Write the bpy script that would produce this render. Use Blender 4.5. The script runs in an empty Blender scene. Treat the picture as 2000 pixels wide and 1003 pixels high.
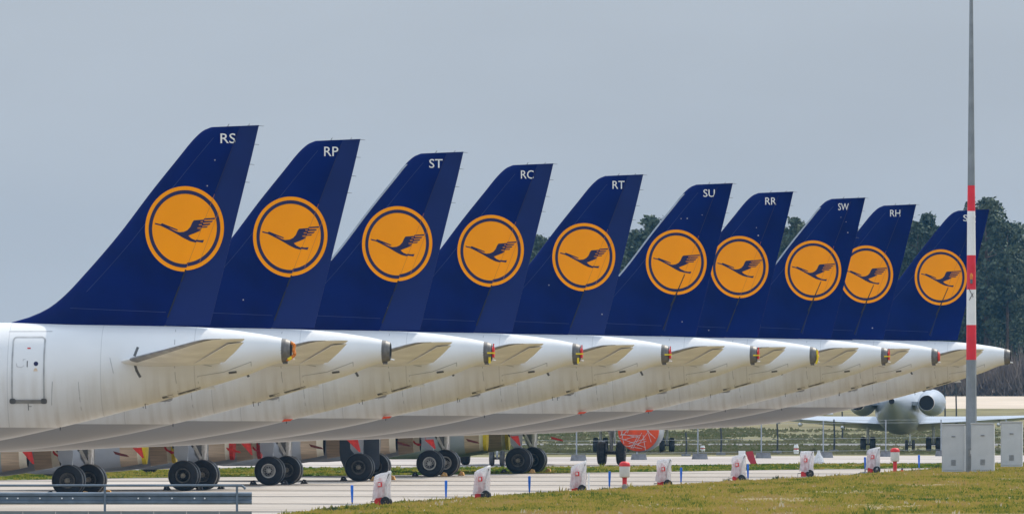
import bpy, bmesh, math, random
from mathutils import Vector, Matrix
from mathutils.geometry import tessellate_polygon
R = math.radians
random.seed(7)
S = bpy.context.scene
C = S.collection

# ------------------------------------------------------------------ camera
F = 50000.0          # focal length in photo pixels (long telephoto)
CAMZ = 4.65
HOR = 720.0
cam_d = bpy.data.cameras.new("camera")
cam = bpy.data.objects.new("camera", cam_d); C.objects.link(cam)
cam_d.sensor_width = 36.0
cam_d.lens = 36.0 * F / 2000.0
cam_d.clip_start = 1.0
cam_d.clip_end = 9000.0
cam.location = (0, 0, CAMZ)
cam.rotation_euler = (R(90) + math.atan((HOR - 501.5) / F), 0, 0)
S.camera = cam

def G(px, py, z=0.0):
    "point of the photo on the ground at height z"
    Y = F * (CAMZ - z) / (py - HOR)
    return ((px - 1000.0) * Y / F, Y)
def XY(px, Y):
    return (px - 1000.0) * Y / F

# ------------------------------------------------------------------ light
SUN_EL, SUN_AZ = R(50), R(38)      # azimuth measured from +Y (away from camera) to +X
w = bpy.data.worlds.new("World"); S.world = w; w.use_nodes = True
nt = w.node_tree; nt.nodes.clear()
out = nt.nodes.new('ShaderNodeOutputWorld'); bg = nt.nodes.new('ShaderNodeBackground')
sky = nt.nodes.new('ShaderNodeTexSky'); sky.sky_type = 'NISHITA'; sky.sun_disc = False
sky.sun_elevation = SUN_EL; sky.sun_rotation = SUN_AZ
sky.air_density = 1.2; sky.dust_density = 1.5; sky.ozone_density = 2.0; sky.altitude = 50
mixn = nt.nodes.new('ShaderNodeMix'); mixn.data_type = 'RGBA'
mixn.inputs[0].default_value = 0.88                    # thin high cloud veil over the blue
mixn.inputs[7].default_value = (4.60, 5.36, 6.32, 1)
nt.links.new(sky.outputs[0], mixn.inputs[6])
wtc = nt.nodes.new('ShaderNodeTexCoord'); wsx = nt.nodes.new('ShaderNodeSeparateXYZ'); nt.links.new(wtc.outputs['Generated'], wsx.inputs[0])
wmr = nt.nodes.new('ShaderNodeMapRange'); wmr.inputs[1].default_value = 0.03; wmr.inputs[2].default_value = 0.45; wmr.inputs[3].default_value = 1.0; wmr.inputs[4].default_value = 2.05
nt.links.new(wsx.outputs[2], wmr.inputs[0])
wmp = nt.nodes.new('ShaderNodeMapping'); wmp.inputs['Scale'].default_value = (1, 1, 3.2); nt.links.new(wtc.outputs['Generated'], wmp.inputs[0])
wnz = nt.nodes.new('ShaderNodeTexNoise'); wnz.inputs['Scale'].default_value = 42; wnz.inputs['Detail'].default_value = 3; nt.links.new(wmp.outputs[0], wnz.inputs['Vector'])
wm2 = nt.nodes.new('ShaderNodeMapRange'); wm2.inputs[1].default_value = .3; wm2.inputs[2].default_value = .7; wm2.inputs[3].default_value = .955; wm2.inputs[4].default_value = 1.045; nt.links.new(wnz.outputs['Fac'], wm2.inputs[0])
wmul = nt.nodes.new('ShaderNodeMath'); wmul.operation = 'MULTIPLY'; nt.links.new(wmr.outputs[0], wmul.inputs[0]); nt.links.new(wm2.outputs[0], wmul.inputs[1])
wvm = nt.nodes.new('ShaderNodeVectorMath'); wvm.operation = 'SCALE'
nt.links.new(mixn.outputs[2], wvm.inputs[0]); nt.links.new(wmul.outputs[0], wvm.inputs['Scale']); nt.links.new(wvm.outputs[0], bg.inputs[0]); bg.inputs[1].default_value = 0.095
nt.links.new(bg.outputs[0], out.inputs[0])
sd = bpy.data.lights.new("sun", 'SUN'); so = bpy.data.objects.new("sun", sd); C.objects.link(so)
sd.energy = 3.7; sd.angle = R(0.6); sd.color = (1.0, 0.92, 0.80)
dirv = Vector((math.sin(SUN_AZ) * math.cos(SUN_EL), math.cos(SUN_AZ) * math.cos(SUN_EL), math.sin(SUN_EL)))
so.rotation_euler = dirv.to_track_quat('Z', 'Y').to_euler()
so.location = (0, 0, 60)
S.view_settings.view_transform = 'Standard'; S.view_settings.look = 'None'
S.view_settings.exposure = 0.07; S.view_settings.gamma = 1.0

# ------------------------------------------------------------------ materials
MATS = {}
def mat(name, col, rough=0.6, metal=0.0, var=0.12, scale=3.0, spec=0.5, stretch=(1, 1, 1), col2=None, bump=0.0, detail=5, obj_coord=True, coat=0.0):
    m = bpy.data.materials.new(name); m.use_nodes = True
    t = m.node_tree; b = t.nodes['Principled BSDF']
    b.inputs['Roughness'].default_value = rough; b.inputs['Metallic'].default_value = metal
    b.inputs['Specular IOR Level'].default_value = spec
    b.inputs['Coat Weight'].default_value = coat
    tc = t.nodes.new('ShaderNodeTexCoord'); mp = t.nodes.new('ShaderNodeMapping'); mp.inputs['Scale'].default_value = stretch
    nz = t.nodes.new('ShaderNodeTexNoise'); nz.inputs['Scale'].default_value = scale; nz.inputs['Detail'].default_value = detail
    t.links.new(tc.outputs['Object'], mp.inputs[0]); t.links.new(mp.outputs[0], nz.inputs['Vector'])
    rp = t.nodes.new('ShaderNodeValToRGB')
    rp.color_ramp.elements[0].position = 0.35; rp.color_ramp.elements[1].position = 0.68
    c2 = col2 if col2 else tuple(min(1, c * (1 + var)) for c in col)
    c1 = col if col2 else tuple(c * (1 - var) for c in col)
    rp.color_ramp.elements[0].color = (*c1, 1); rp.color_ramp.elements[1].color = (*c2, 1)
    t.links.new(nz.outputs['Fac'], rp.inputs[0]); t.links.new(rp.outputs[0], b.inputs['Base Color'])
    if bump:
        bp = t.nodes.new('ShaderNodeBump'); bp.inputs['Strength'].default_value = bump; bp.inputs['Distance'].default_value = 0.05
        t.links.new(nz.outputs['Fac'], bp.inputs['Height']); t.links.new(bp.outputs[0], b.inputs['Normal'])
    MATS[name] = m
    return m

def fuselage_mat():
    m = mat('fuselage_paint', (0.73, 0.725, 0.72), 0.30, var=0.03, scale=0.8, spec=0.5)
    t = m.node_tree; b = t.nodes['Principled BSDF']; L = t.links
    tc = t.nodes.new('ShaderNodeTexCoord'); sx = t.nodes.new('ShaderNodeSeparateXYZ'); L.new(tc.outputs['Object'], sx.inputs[0])
    def math_(op, a, bb=None, c=None):
        n = t.nodes.new('ShaderNodeMath'); n.operation = op
        for i, v in enumerate((a, bb, c)):
            if v is None: continue
            if isinstance(v, (int, float)): n.inputs[i].default_value = v
            else: L.new(v, n.inputs[i])
        return n.outputs[0]
    base = [l for l in t.links if l.to_socket == b.inputs['Base Color']][0].from_socket
    # grime: vertical streaks on the lower half
    mp = t.nodes.new('ShaderNodeMapping'); mp.inputs['Scale'].default_value = (4.5, 0.4, 0.35); L.new(tc.outputs['Object'], mp.inputs[0])
    nz = t.nodes.new('ShaderNodeTexNoise'); nz.inputs['Scale'].default_value = 1.3; nz.inputs['Detail'].default_value = 6; L.new(mp.outputs[0], nz.inputs['Vector'])
    nz2 = t.nodes.new('ShaderNodeTexNoise'); nz2.inputs['Scale'].default_value = 0.45; nz2.inputs['Detail'].default_value = 3; L.new(tc.outputs['Object'], nz2.inputs['Vector'])
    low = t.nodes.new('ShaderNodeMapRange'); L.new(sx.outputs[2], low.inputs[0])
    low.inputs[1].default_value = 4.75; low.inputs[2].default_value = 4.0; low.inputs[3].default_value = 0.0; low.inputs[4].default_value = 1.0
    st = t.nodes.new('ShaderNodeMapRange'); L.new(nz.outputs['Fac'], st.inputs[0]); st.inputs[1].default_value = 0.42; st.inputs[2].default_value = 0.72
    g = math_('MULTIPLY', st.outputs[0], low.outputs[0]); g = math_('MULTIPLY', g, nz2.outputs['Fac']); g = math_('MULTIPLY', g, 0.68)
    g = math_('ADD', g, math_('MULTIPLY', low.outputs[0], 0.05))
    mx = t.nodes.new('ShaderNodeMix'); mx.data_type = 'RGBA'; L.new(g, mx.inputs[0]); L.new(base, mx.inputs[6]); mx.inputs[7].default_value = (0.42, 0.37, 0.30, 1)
    # frame seams
    pp = math_('PINGPONG', sx.outputs[0], 1.35)
    sm = math_('LESS_THAN', pp, 0.012)
    mx2 = t.nodes.new('ShaderNodeMix'); mx2.data_type = 'RGBA'; L.new(math_('MULTIPLY', sm, 0.35), mx2.inputs[0]); L.new(mx.outputs[2], mx2.inputs[6]); mx2.inputs[7].default_value = (0.3, 0.3, 0.3, 1)
    # grey belly paint
    be = math_('LESS_THAN', math_('ADD', sx.outputs[2], math_('MULTIPLY', nz2.outputs['Fac'], 0.03)), 2.96)
    mx3 = t.nodes.new('ShaderNodeMix'); mx3.data_type = 'RGBA'; L.new(be, mx3.inputs[0]); L.new(mx2.outputs[2], mx3.inputs[6]); mx3.inputs[7].default_value = (0.33, 0.32, 0.315, 1)
    L.new(mx3.outputs[2], b.inputs['Base Color'])
    return m

M_fus = fuselage_mat()
M_white = mat('white_paint', (0.78, 0.78, 0.76), 0.35, var=0.05, scale=1.0)
M_stab = mat('stabilizer_paint', (0.78, 0.765, 0.74), 0.45, var=0.10, scale=1.2, stretch=(1, 1, 1))
M_blue = mat('tail_blue', (0.0003, 0.0095, 0.098), 0.2, var=0.20, scale=0.6, spec=0.10)
M_blue2 = mat('tail_blue_sheen', (0.0028, 0.0145, 0.105), 0.42, var=0.12, scale=0.6, spec=0.2)  # tail blue with the swung rudder's brighter reflection put into the colour
M_ink = mat('emblem_blue', (0.012, 0.014, 0.07), 0.4, var=0.1, scale=1.0, spec=0.3)
M_orange = mat('emblem_orange', (0.97, 0.325, 0.0005), 0.45, var=0.04, scale=0.7, spec=0.08)
M_seam = mat('emblem_seam', (0.50, 0.17, 0.01), 0.5, var=0.1)
M_joint = mat('paint_joint', (0.012, 0.03, 0.13), 0.5, var=0.2)
M_lead = mat('leading_edge_metal', (0.30, 0.33, 0.38), 0.4, 0.2, var=0.1)
M_letter = mat('letter_white', (0.72, 0.72, 0.70), 0.5, var=0.05)
M_line = mat('panel_line', (0.40, 0.40, 0.40), 0.6, var=0.2, scale=4)
M_sill = mat('door_sill', (0.22, 0.21, 0.19), 0.6, var=0.2, scale=4)
M_dline = mat('dark_line', (0.10, 0.10, 0.10), 0.6, var=0.2, scale=4)
M_metal = mat('bare_metal', (0.30, 0.29, 0.28), 0.42, 0.85, var=0.25, scale=3)
M_nozzle = mat('nozzle_metal', (0.15, 0.14, 0.13), 0.5, 0.15, var=0.3, scale=6)
M_black = mat('dark_hollow', (0.008, 0.009, 0.012), 0.7, var=0.2)
M_nac = mat('nacelle_grey', (0.40, 0.42, 0.46), 0.35, var=0.08, scale=1.2)
M_exh = mat('exhaust_brown', (0.66, 0.50, 0.35), 0.5, 0.0, var=0.25, scale=1.2, stretch=(0.4, 1, 7))
M_exh2 = mat('exhaust_pale', (0.90, 0.82, 0.66), 0.45, 0.0, var=0.12, scale=1.5)
M_tyre = mat('tyre_rubber', (0.016, 0.017, 0.02), 0.72, var=0.35, scale=5)
M_tread = mat('tread_rubber', (0.09, 0.09, 0.09), 0.4, var=0.3, scale=8)  # tread paler and smoother than the sidewalls
M_hubl = mat('hub_light', (0.48, 0.46, 0.42), 0.5, 0.3, var=0.2, scale=9)
M_hubm = mat('hub_bronze', (0.24, 0.21, 0.16), 0.5, 0.2, var=0.3, scale=9)
M_hubd = mat('hub_dark', (0.11, 0.10, 0.085), 0.55, 0.4, var=0.4, scale=9)
M_strut = mat('strut_silver', (0.92, 0.92, 0.92), 0.25, 0.0, var=0.15, scale=6)
M_strutd = mat('strut_dark', (0.12, 0.12, 0.13), 0.5, 0.3, var=0.3, scale=6)
M_slate = mat('gear_door_slate', (0.075, 0.085, 0.105), 0.45, var=0.12, scale=2)
M_red = mat('signal_red', (0.62, 0.022, 0.02), 0.5, var=0.15, scale=5)
M_redf = mat('flag_red', (0.60, 0.035, 0.02), 0.7, var=0.25, scale=6)
M_maroon = mat('flag_maroon', (0.16, 0.035, 0.03), 0.7, var=0.25, scale=6)
M_yel = mat('signal_yellow', (0.80, 0.60, 0.01), 0.5, var=0.1, scale=5)
M_chock = mat('chock_wood', (0.62, 0.34, 0.10), 0.7, var=0.25, scale=9)
M_chockd = mat('chock_rubber', (0.03, 0.028, 0.03), 0.8, var=0.3, scale=9)
M_bluep = mat('marker_blue', (0.01, 0.14, 0.62), 0.4, var=0.12, scale=6)
M_galv = mat('galvanised_steel', (0.33, 0.36, 0.40), 0.45, 0.4, var=0.14, scale=3)
M_rail = mat('rail_steel', (0.13, 0.17, 0.22), 0.5, 0.3, var=0.18, scale=3)
M_mast = mat('mast_grey', (0.23, 0.25, 0.27), 0.5, 0.3, var=0.12, scale=2)
M_mred = mat('mast_red', (0.72, 0.012, 0.028), 0.45, var=0.08, scale=2)
M_mwhite = mat('mast_white', (0.80, 0.80, 0.80), 0.45, var=0.05, scale=2)
M_cab = mat('cabinet_grey', (0.50, 0.51, 0.52), 0.55, var=0.05, scale=2)
M_cabd = mat('cabinet_vent', (0.22, 0.225, 0.23), 0.6, var=0.2, scale=20)
M_conc = mat('footing_concrete', (0.22, 0.22, 0.23), 0.9, var=0.25, scale=4)
M_silver = mat('jet_silver', (0.37, 0.41, 0.47), 0.28, 0.0, var=0.08, scale=0.8)
M_dpost = mat('dark_post', (0.05, 0.055, 0.06), 0.7, var=0.3, scale=4)
M_ocov = mat('cover_orange', (0.80, 0.075, 0.01), 0.6, var=0.12, scale=3)
M_net = mat('net_cord', (0.60, 0.60, 0.58), 0.8, var=0.2, scale=9)

def bag_mat():
    m = mat('clear_plastic', (0.74, 0.75, 0.77), 0.30, var=0.10, scale=4)
    t = m.node_tree; b = t.nodes['Principled BSDF']; o = t.nodes['Material Output']
    tr = t.nodes.new('ShaderNodeBsdfTransparent'); tr.inputs[0].default_value = (0.95, 0.95, 0.96, 1)
    tl = t.nodes.new('ShaderNodeBsdfTranslucent'); tl.inputs[0].default_value = (0.8, 0.81, 0.83, 1)
    a = t.nodes.new('ShaderNodeMixShader'); a.inputs[0].default_value = 0.40
    t.links.new(b.outputs[0], a.inputs[1]); t.links.new(tl.outputs[0], a.inputs[2])
    nz = t.nodes.new('ShaderNodeTexNoise'); nz.inputs['Scale'].default_value = 5.0
    mr = t.nodes.new('ShaderNodeMapRange'); mr.inputs[1].default_value = 0.35; mr.inputs[2].default_value = 0.65; mr.inputs[3].default_value = 0.06; mr.inputs[4].default_value = 0.42
    t.links.new(nz.outputs['Fac'], mr.inputs[0])
    c = t.nodes.new('ShaderNodeMixShader'); t.links.new(mr.outputs[0], c.inputs[0])
    t.links.new(a.outputs[0], c.inputs[1]); t.links.new(tr.outputs[0], c.inputs[2]); t.links.new(c.outputs[0], o.inputs[0])
    return m
M_bag = bag_mat()

def ground_mat(name, stops, scale, stretch=(1, 1, 1), rough=0.95, scale2=None, fine=0.25):
    "patchy ground colour: coarse noise through a ramp, darkened and lightened by fine noise"
    m = bpy.data.materials.new(name); m.use_nodes = True; t = m.node_tree; b = t.nodes['Principled BSDF']
    b.inputs['Roughness'].default_value = rough; b.inputs['Specular IOR Level'].default_value = 0.15
    tc = t.nodes.new('ShaderNodeTexCoord'); mp = t.nodes.new('ShaderNodeMapping'); mp.inputs['Scale'].default_value = stretch
    t.links.new(tc.outputs['Object'], mp.inputs[0])
    nz = t.nodes.new('ShaderNodeTexNoise'); nz.inputs['Scale'].default_value = scale; nz.inputs['Detail'].default_value = 6; nz.inputs['Roughness'].default_value = 0.65
    t.links.new(mp.outputs[0], nz.inputs['Vector'])
    rp = t.nodes.new('ShaderNodeValToRGB'); el = rp.color_ramp.elements
    n = len(stops)
    for i, c in enumerate(stops):
        p = 0.34 + 0.32 * i / (n - 1)
        e = el[0] if i == 0 else (el[1] if i == n - 1 else el.new(p))
        e.position = p; e.color = (*c, 1)
    t.links.new(nz.outputs['Fac'], rp.inputs[0])
    n2 = t.nodes.new('ShaderNodeTexNoise'); n2.inputs['Scale'].default_value = scale2 or scale * 12; n2.inputs['Detail'].default_value = 4
    t.links.new(mp.outputs[0], n2.inputs['Vector'])
    mr = t.nodes.new('ShaderNodeMapRange'); mr.inputs[1].default_value = 0.3; mr.inputs[2].default_value = 0.7; mr.inputs[3].default_value = 1 - fine; mr.inputs[4].default_value = 1 + fine
    t.links.new(n2.outputs['Fac'], mr.inputs[0])
    vm = t.nodes.new('ShaderNodeVectorMath'); vm.operation = 'SCALE'
    t.links.new(rp.outputs[0], vm.inputs[0]); t.links.new(mr.outputs[0], vm.inputs['Scale'])
    t.links.new(vm.outputs[0], b.inputs['Base Color'])
    return m

# ------------------------------------------------------------------ mesh helpers
class MB:
    def __init__(s): s.v = []; s.f = []; s.m = []; s.mats = []
    def mi(s, m):
        if m not in s.mats: s.mats.append(m)
        return s.mats.index(m)
    def add(s, vs, fs, m):
        o = len(s.v); k = s.mi(m)
        s.v += [tuple(v) for v in vs]
        for f in fs: s.f.append([i + o for i in f]); s.m.append(k)
        return s
    def box(s, x0, x1, y0, y1, z0, z1, m, bev=0.0):
        if bev > 0:
            b = min(bev, (x1 - x0) * .45, (y1 - y0) * .45)
            P = [(x0 + b, y0), (x1 - b, y0), (x1, y0 + b), (x1, y1 - b), (x1 - b, y1), (x0 + b, y1), (x0, y1 - b), (x0, y0 + b)]
        else: P = [(x0, y0), (x1, y0), (x1, y1), (x0, y1)]
        return s.prism(P, z0, z1, m)
    def prism(s, P, z0, z1, m):
        n = len(P)
        vs = [(x, y, z0) for x, y in P] + [(x, y, z1) for x, y in P]
        fs = [[i, (i + 1) % n, n + (i + 1) % n, n + i] for i in range(n)] + [list(range(n))[::-1], list(range(n, 2 * n))]
        return s.add(vs, fs, m)
    def slab(s, P, y0, y1, m):
        "outline P in x,z extruded along y"
        n = len(P)
        vs = [(x, y0, z) for x, z in P] + [(x, y1, z) for x, z in P]
        fs = [[i, (i + 1) % n, n + (i + 1) % n, n + i] for i in range(n)] + [list(range(n))[::-1], list(range(n, 2 * n))]
        return s.add(vs, fs, m)
    def tube(s, p0, p1, r0, r1, m, n=12, caps=True):
        p0 = Vector(p0); p1 = Vector(p1); d = (p1 - p0).normalized()
        a = d.orthogonal().normalized(); b = d.cross(a)
        vs = []
        for p, r in ((p0, r0), (p1, r1)):
            for i in range(n):
                t = 2 * math.pi * i / n; vs.append(p + (a * math.cos(t) + b * math.sin(t)) * r)
        fs = [[i, (i + 1) % n, n + (i + 1) % n, n + i] for i in range(n)]
        if caps: fs += [list(range(n))[::-1], list(range(n, 2 * n))]
        return s.add(vs, fs, m)
    def rev(s, prof, axis, c, n, matf, closed=False):
        "profile [(t, r)] revolved round an axis through c; matf(k) gives the material of band k"
        ax = {'x': 0, 'y': 1, 'z': 2}[axis]
        vs = []
        for t, r in prof:
            for i in range(n):
                a = 2 * math.pi * i / n; p = [0, 0, 0]
                p[ax] = c[ax] + t; p[(ax + 1) % 3] = c[(ax + 1) % 3] + r * math.cos(a); p[(ax + 2) % 3] = c[(ax + 2) % 3] + r * math.sin(a)
                vs.append(tuple(p))
        o = len(s.v); s.v += vs
        for k in range(len(prof) - 1):
            mi = s.mi(matf(k))
            for i in range(n):
                j = (i + 1) % n
                s.f.append([o + k * n + i, o + k * n + j, o + (k + 1) * n + j, o + (k + 1) * n + i]); s.m.append(mi)
        for k, q in ((0, 0), (len(prof) - 1, len(prof) - 2)):
            if prof[k][1] > 1e-4:
                s.f.append([o + k * n + i for i in range(n)]); s.m.append(s.mi(matf(q)))
        return s
    def mesh(s, name, smooth=35):
        me = bpy.data.meshes.new(name); me.from_pydata(s.v, [], s.f)
        for m in s.mats: me.materials.append(m)
        me.polygons.foreach_set('material_index', s.m)
        bm = bmesh.new(); bm.from_mesh(me); bmesh.ops.recalc_face_normals(bm, faces=bm.faces); bm.to_mesh(me); bm.free()
        if smooth:
            me.polygons.foreach_set('use_smooth', [True] * len(me.polygons))
            me.set_sharp_from_angle(angle=R(smooth))
        me.update()
        return me

def obj(name, me, parent=None, **props):
    o = bpy.data.objects.new(name, me); C.objects.link(o)
    if parent: o.parent = parent
    for k, v in props.items(): o[k] = v
    return o
def empty(name, loc, rz=0.0, **props):
    o = bpy.data.objects.new(name, None); C.objects.link(o)
    o.empty_display_size = 0.3
    o.location = loc; o.rotation_euler = (0, 0, rz)
    for k, v in props.items(): o[k] = v
    return o
CACHE = {}
def part(name, key, fn, parent, **props):
    if key not in CACHE: CACHE[key] = fn()
    return obj(name, CACHE[key], parent, **props)

def lerp_tab(tab, x, smooth=True):
    "monotone cubic interpolation of a table of (x, y)"
    if x <= tab[0][0]: return tab[0][1]
    if x >= tab[-1][0]: return tab[-1][1]
    n = len(tab)
    d = [(tab[i + 1][1] - tab[i][1]) / (tab[i + 1][0] - tab[i][0]) for i in range(n - 1)]
    def tang(i):
        if i == 0: return d[0]
        if i == n - 1: return d[-1]
        if d[i - 1] * d[i] <= 0: return 0
        return 2 * d[i - 1] * d[i] / (d[i - 1] + d[i])
    for i in range(n - 1):
        if x <= tab[i + 1][0]:
            h = tab[i + 1][0] - tab[i][0]; t = (x - tab[i][0]) / h
            a, b = tab[i][1], tab[i + 1][1]; ma, mb = tang(i) * h, tang(i + 1) * h
            return (2*t**3 - 3*t**2 + 1) * a + (t**3 - 2*t**2 + t) * ma + (-2*t**3 + 3*t**2) * b + (t**3 - t**2) * mb

def decal(shapes, surf, name, step=0.14, hinge=None):
    "flat outlines in x,z cut into small pieces and laid on a curved surface: shapes = [(outline, lift, material)]"
    bm = bmesh.new(); mats = []
    for P, lift, m in shapes:
        if m not in mats: mats.append(m)
        mi = mats.index(m)
        tris = tessellate_polygon([[Vector((p[0], p[1], 0)) for p in P]])
        vv = [bm.verts.new((p[0], lift, p[1])) for p in P]
        for t in tris:
            try: f = bm.faces.new([vv[i] for i in t]); f.material_index = mi
            except ValueError: pass
    xs = [v.co.x for v in bm.verts]; zs = [v.co.z for v in bm.verts]
    x = math.floor(min(xs) / step) * step + step
    while x < max(xs):
        bmesh.ops.bisect_plane(bm, geom=bm.verts[:] + bm.edges[:] + bm.faces[:], plane_co=(x, 0, 0), plane_no=(1, 0, 0)); x += step
    z = math.floor(min(zs) / step) * step + step
    while z < max(zs):
        bmesh.ops.bisect_plane(bm, geom=bm.verts[:] + bm.edges[:] + bm.faces[:], plane_co=(0, 0, z), plane_no=(0, 0, 1)); z += step
    if hinge:                                    # painted over the hinge of a rudder left swung: its half sits a little off
        a, b = Vector((XE - d_hg(7.0), 0, 7.0)), Vector((XE - d_hg(11.0), 0, 11.0)); no = Vector((b.z - a.z, 0, a.x - b.x)).normalized()
        bmesh.ops.bisect_plane(bm, geom=bm.verts[:] + bm.edges[:] + bm.faces[:], plane_co=a, plane_no=no)
        aft = [f for f in bm.faces if (f.calc_center_median() - a).dot(no) > 0]
        r = bmesh.ops.split(bm, geom=aft)
        for v in {v for f in r['geom'] if isinstance(f, bmesh.types.BMFace) for v in f.verts}:
            v.co.x += hinge[0]; v.co.z += hinge[1]; v.co.y += .003
    for v in bm.verts:
        v.co.y = -(surf(v.co.x, v.co.z) + v.co.y)
    me = bpy.data.meshes.new(name); bm.to_mesh(me); bm.free()
    for m in mats: me.materials.append(m)
    # faces towards the viewer's side (-y)
    bm = bmesh.new(); bm.from_mesh(me)
    for f in bm.faces:
        f.normal_update()
        if f.normal.y > 0: f.normal_flip()
    bm.to_mesh(me); bm.free()
    me.polygons.foreach_set('use_smooth', [True] * len(me.polygons))
    return me

# ------------------------------------------------------------------ airliner
XE = 21.4                                     # end of the white tail cone, metres behind the main gear
TOP = [(-0.3, 5.50), (0, 5.55), (0.45, 5.64), (0.85, 5.70), (1.5, 5.79), (2.5, 5.87), (4, 5.92), (6, 5.96), (8, 6.0), (36.5, 6.0), (39.5, 5.75), (41.5, 5.0), (43.3, 4.2), (44.1, 3.45)]
BOT = [(-0.3, 4.86), (0, 4.84), (1.0, 4.48), (2.05, 4.15), (4.0, 3.58), (6.15, 3.03), (8.2, 2.58), (10.9, 2.17), (13.0, 2.02), (16, 1.93), (38, 1.93), (41, 2.0), (43, 2.45), (44.1, 3.2)]
HWD = [(-0.3, 0.31), (0, 0.34), (1, 0.56), (2, 0.76), (4, 1.08), (6, 1.38), (8, 1.62), (10, 1.80), (12, 1.92), (14.5, 1.975), (36.5, 1.975), (40, 1.65), (42, 1.2), (43.4, 0.7), (44.1, 0.12)]
def fus(d):
    t, b, h = lerp_tab(TOP, d), lerp_tab(BOT, d), lerp_tab(HWD, d)
    return (t + b) / 2, (t - b) / 2, h
def fus_y(x, z):
    zc, hz, hy = fus(XE - x)
    q = 1 - ((z - zc) / hz) ** 2
    return hy * math.sqrt(max(q, 0.0))
def make_fuselage():
    mb = MB(); n = 64; ds = [0.0]; d = 0
    while d < 16: d += 0.2; ds.append(d)
    while d < 36: d += 1.0; ds.append(d)
    while d < 44.1: d += 0.3; ds.append(min(d, 44.1))
    vs = []
    for d in ds:
        zc, hz, hy = fus(d)
        for i in range(n):
            a = 2 * math.pi * i / n
            y = hy * math.cos(a); z = zc + hz * math.sin(a)
            if 19 < d < 30 and z < 2.6:                                    # wing-root belly fairing
                k = math.sin((d - 19) / 11 * math.pi); z -= 0.18 * k * min(1, (2.6 - z) / .5); y *= 1 + .10 * k
            vs.append((XE - d, y, z))
    fs = []
    for k in range(len(ds) - 1):
        for i in range(n):
            j = (i + 1) % n; fs.append([k * n + i, k * n + j, (k + 1) * n + j, (k + 1) * n + i])
    fs.append(list(range(n))); fs.append([(len(ds) - 1) * n + i for i in range(n)])
    return mb.add(vs, fs, M_fus).mesh('fuselage', 50)

LE = [(5.60, 8.3), (5.95, 8.15), (6.03, 7.87), (6.2, 7.32), (6.44, 6.83), (6.78, 6.40), (7.42, 5.79), (8.55, 4.81), (9.87, 3.80), (10.81, 3.04), (11.30, 2.64), (11.50, 2.44), (11.62, 2.28), (11.70, 2.08)]
def d_le(z): return lerp_tab(LE, z)
def d_te(z): return 2.12 - (z - 5.87) * (2.12 - 0.66) / (11.76 - 5.87)
def d_hg(z): return 3.37 - (z - 6.09) * (3.37 - 1.22) / (11.72 - 6.09)
def fin_t(x, z):
    d = XE - x; le, te = d_le(z), d_te(z); c = le - te
    if c <= 0: return 0.0
    k = min(max((le - d) / c, 0.0), 1.0)
    cm = min(c, 4.6 - (z - 5.9) * 0.42)
    return max(5 * 0.095 * cm * (0.2969 * math.sqrt(k) - 0.126 * k - 0.3516 * k * k + 0.2843 * k ** 3 - 0.1015 * k ** 4), 0.008)
def ztop(d, z): return z + 0.06 * min(max((2.13 - d) / 1.47, 0), 1) * min(max((z - 10.9) / 0.8, 0), 1)
def fin_surf(defl):
    def f(x, z):
        d = XE - x; t = fin_t(x, z); b = d_hg(z) - d
        return t + (b * math.tan(defl) if b > 0 else 0)
    return f
def loft_fin(lo, hi, z0, defl, m, name, nx=18, nz=44, extra=None):
    mb = MB(); rows = []
    zs = [z0 + (11.70 - z0) * (k / nz) for k in range(nz + 1)]
    if lo is d_le:
        zs = [z for z in zs if z < 11.2] + [11.25, 11.35, 11.45, 11.52, 11.58, 11.63, 11.67, 11.70]
    n2 = nx + 1
    vs = []
    for z in zs:
        a, b = lo(z), hi(z)
        ring = []
        for s in (1, -1):
            for i in range(n2):
                u = i / nx; u = u * u if lo is d_le else u
                if s < 0: u = 1 - (1 - (nx - i) / nx) if False else ((nx - i) / nx) ** (2 if lo is d_le else 1)
                d = a + (b - a) * u; x = XE - d
                off = (d_hg(z) - d) * math.tan(defl) if d < d_hg(z) else 0
                y = -(s * fin_t(x, z) + off)
                ring.append((x, y, ztop(d, z)))
        vs += ring
    n = 2 * n2
    fs = []
    for k in range(len(zs) - 1):
        for i in range(n):
            j = (i + 1) % n; fs.append([k * n + i, k * n + j, (k + 1) * n + j, (k + 1) * n + i])
    fs.append(list(range(n))); fs.append([(len(zs) - 1) * n + i for i in range(n)])
    mb.add(vs, fs, m)
    if extra: extra(mb)
    return mb.mesh(name, 40)
def wicks(mb):
    for z in (11.74, 11.2, 10.62, 10.1):
        x = XE - d_te(z) - 0.01
        mb.tube((x - .03, 0, z), (x + 0.14, 0, z - 0.01), 0.009, 0.005, M_dline, 5)
    for d in (1.6, 1.0):
        mb.tube((XE - d, 0, 11.72), (XE - d + .05, 0, 11.80), 0.012, 0.008, M_dline, 5)

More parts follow.
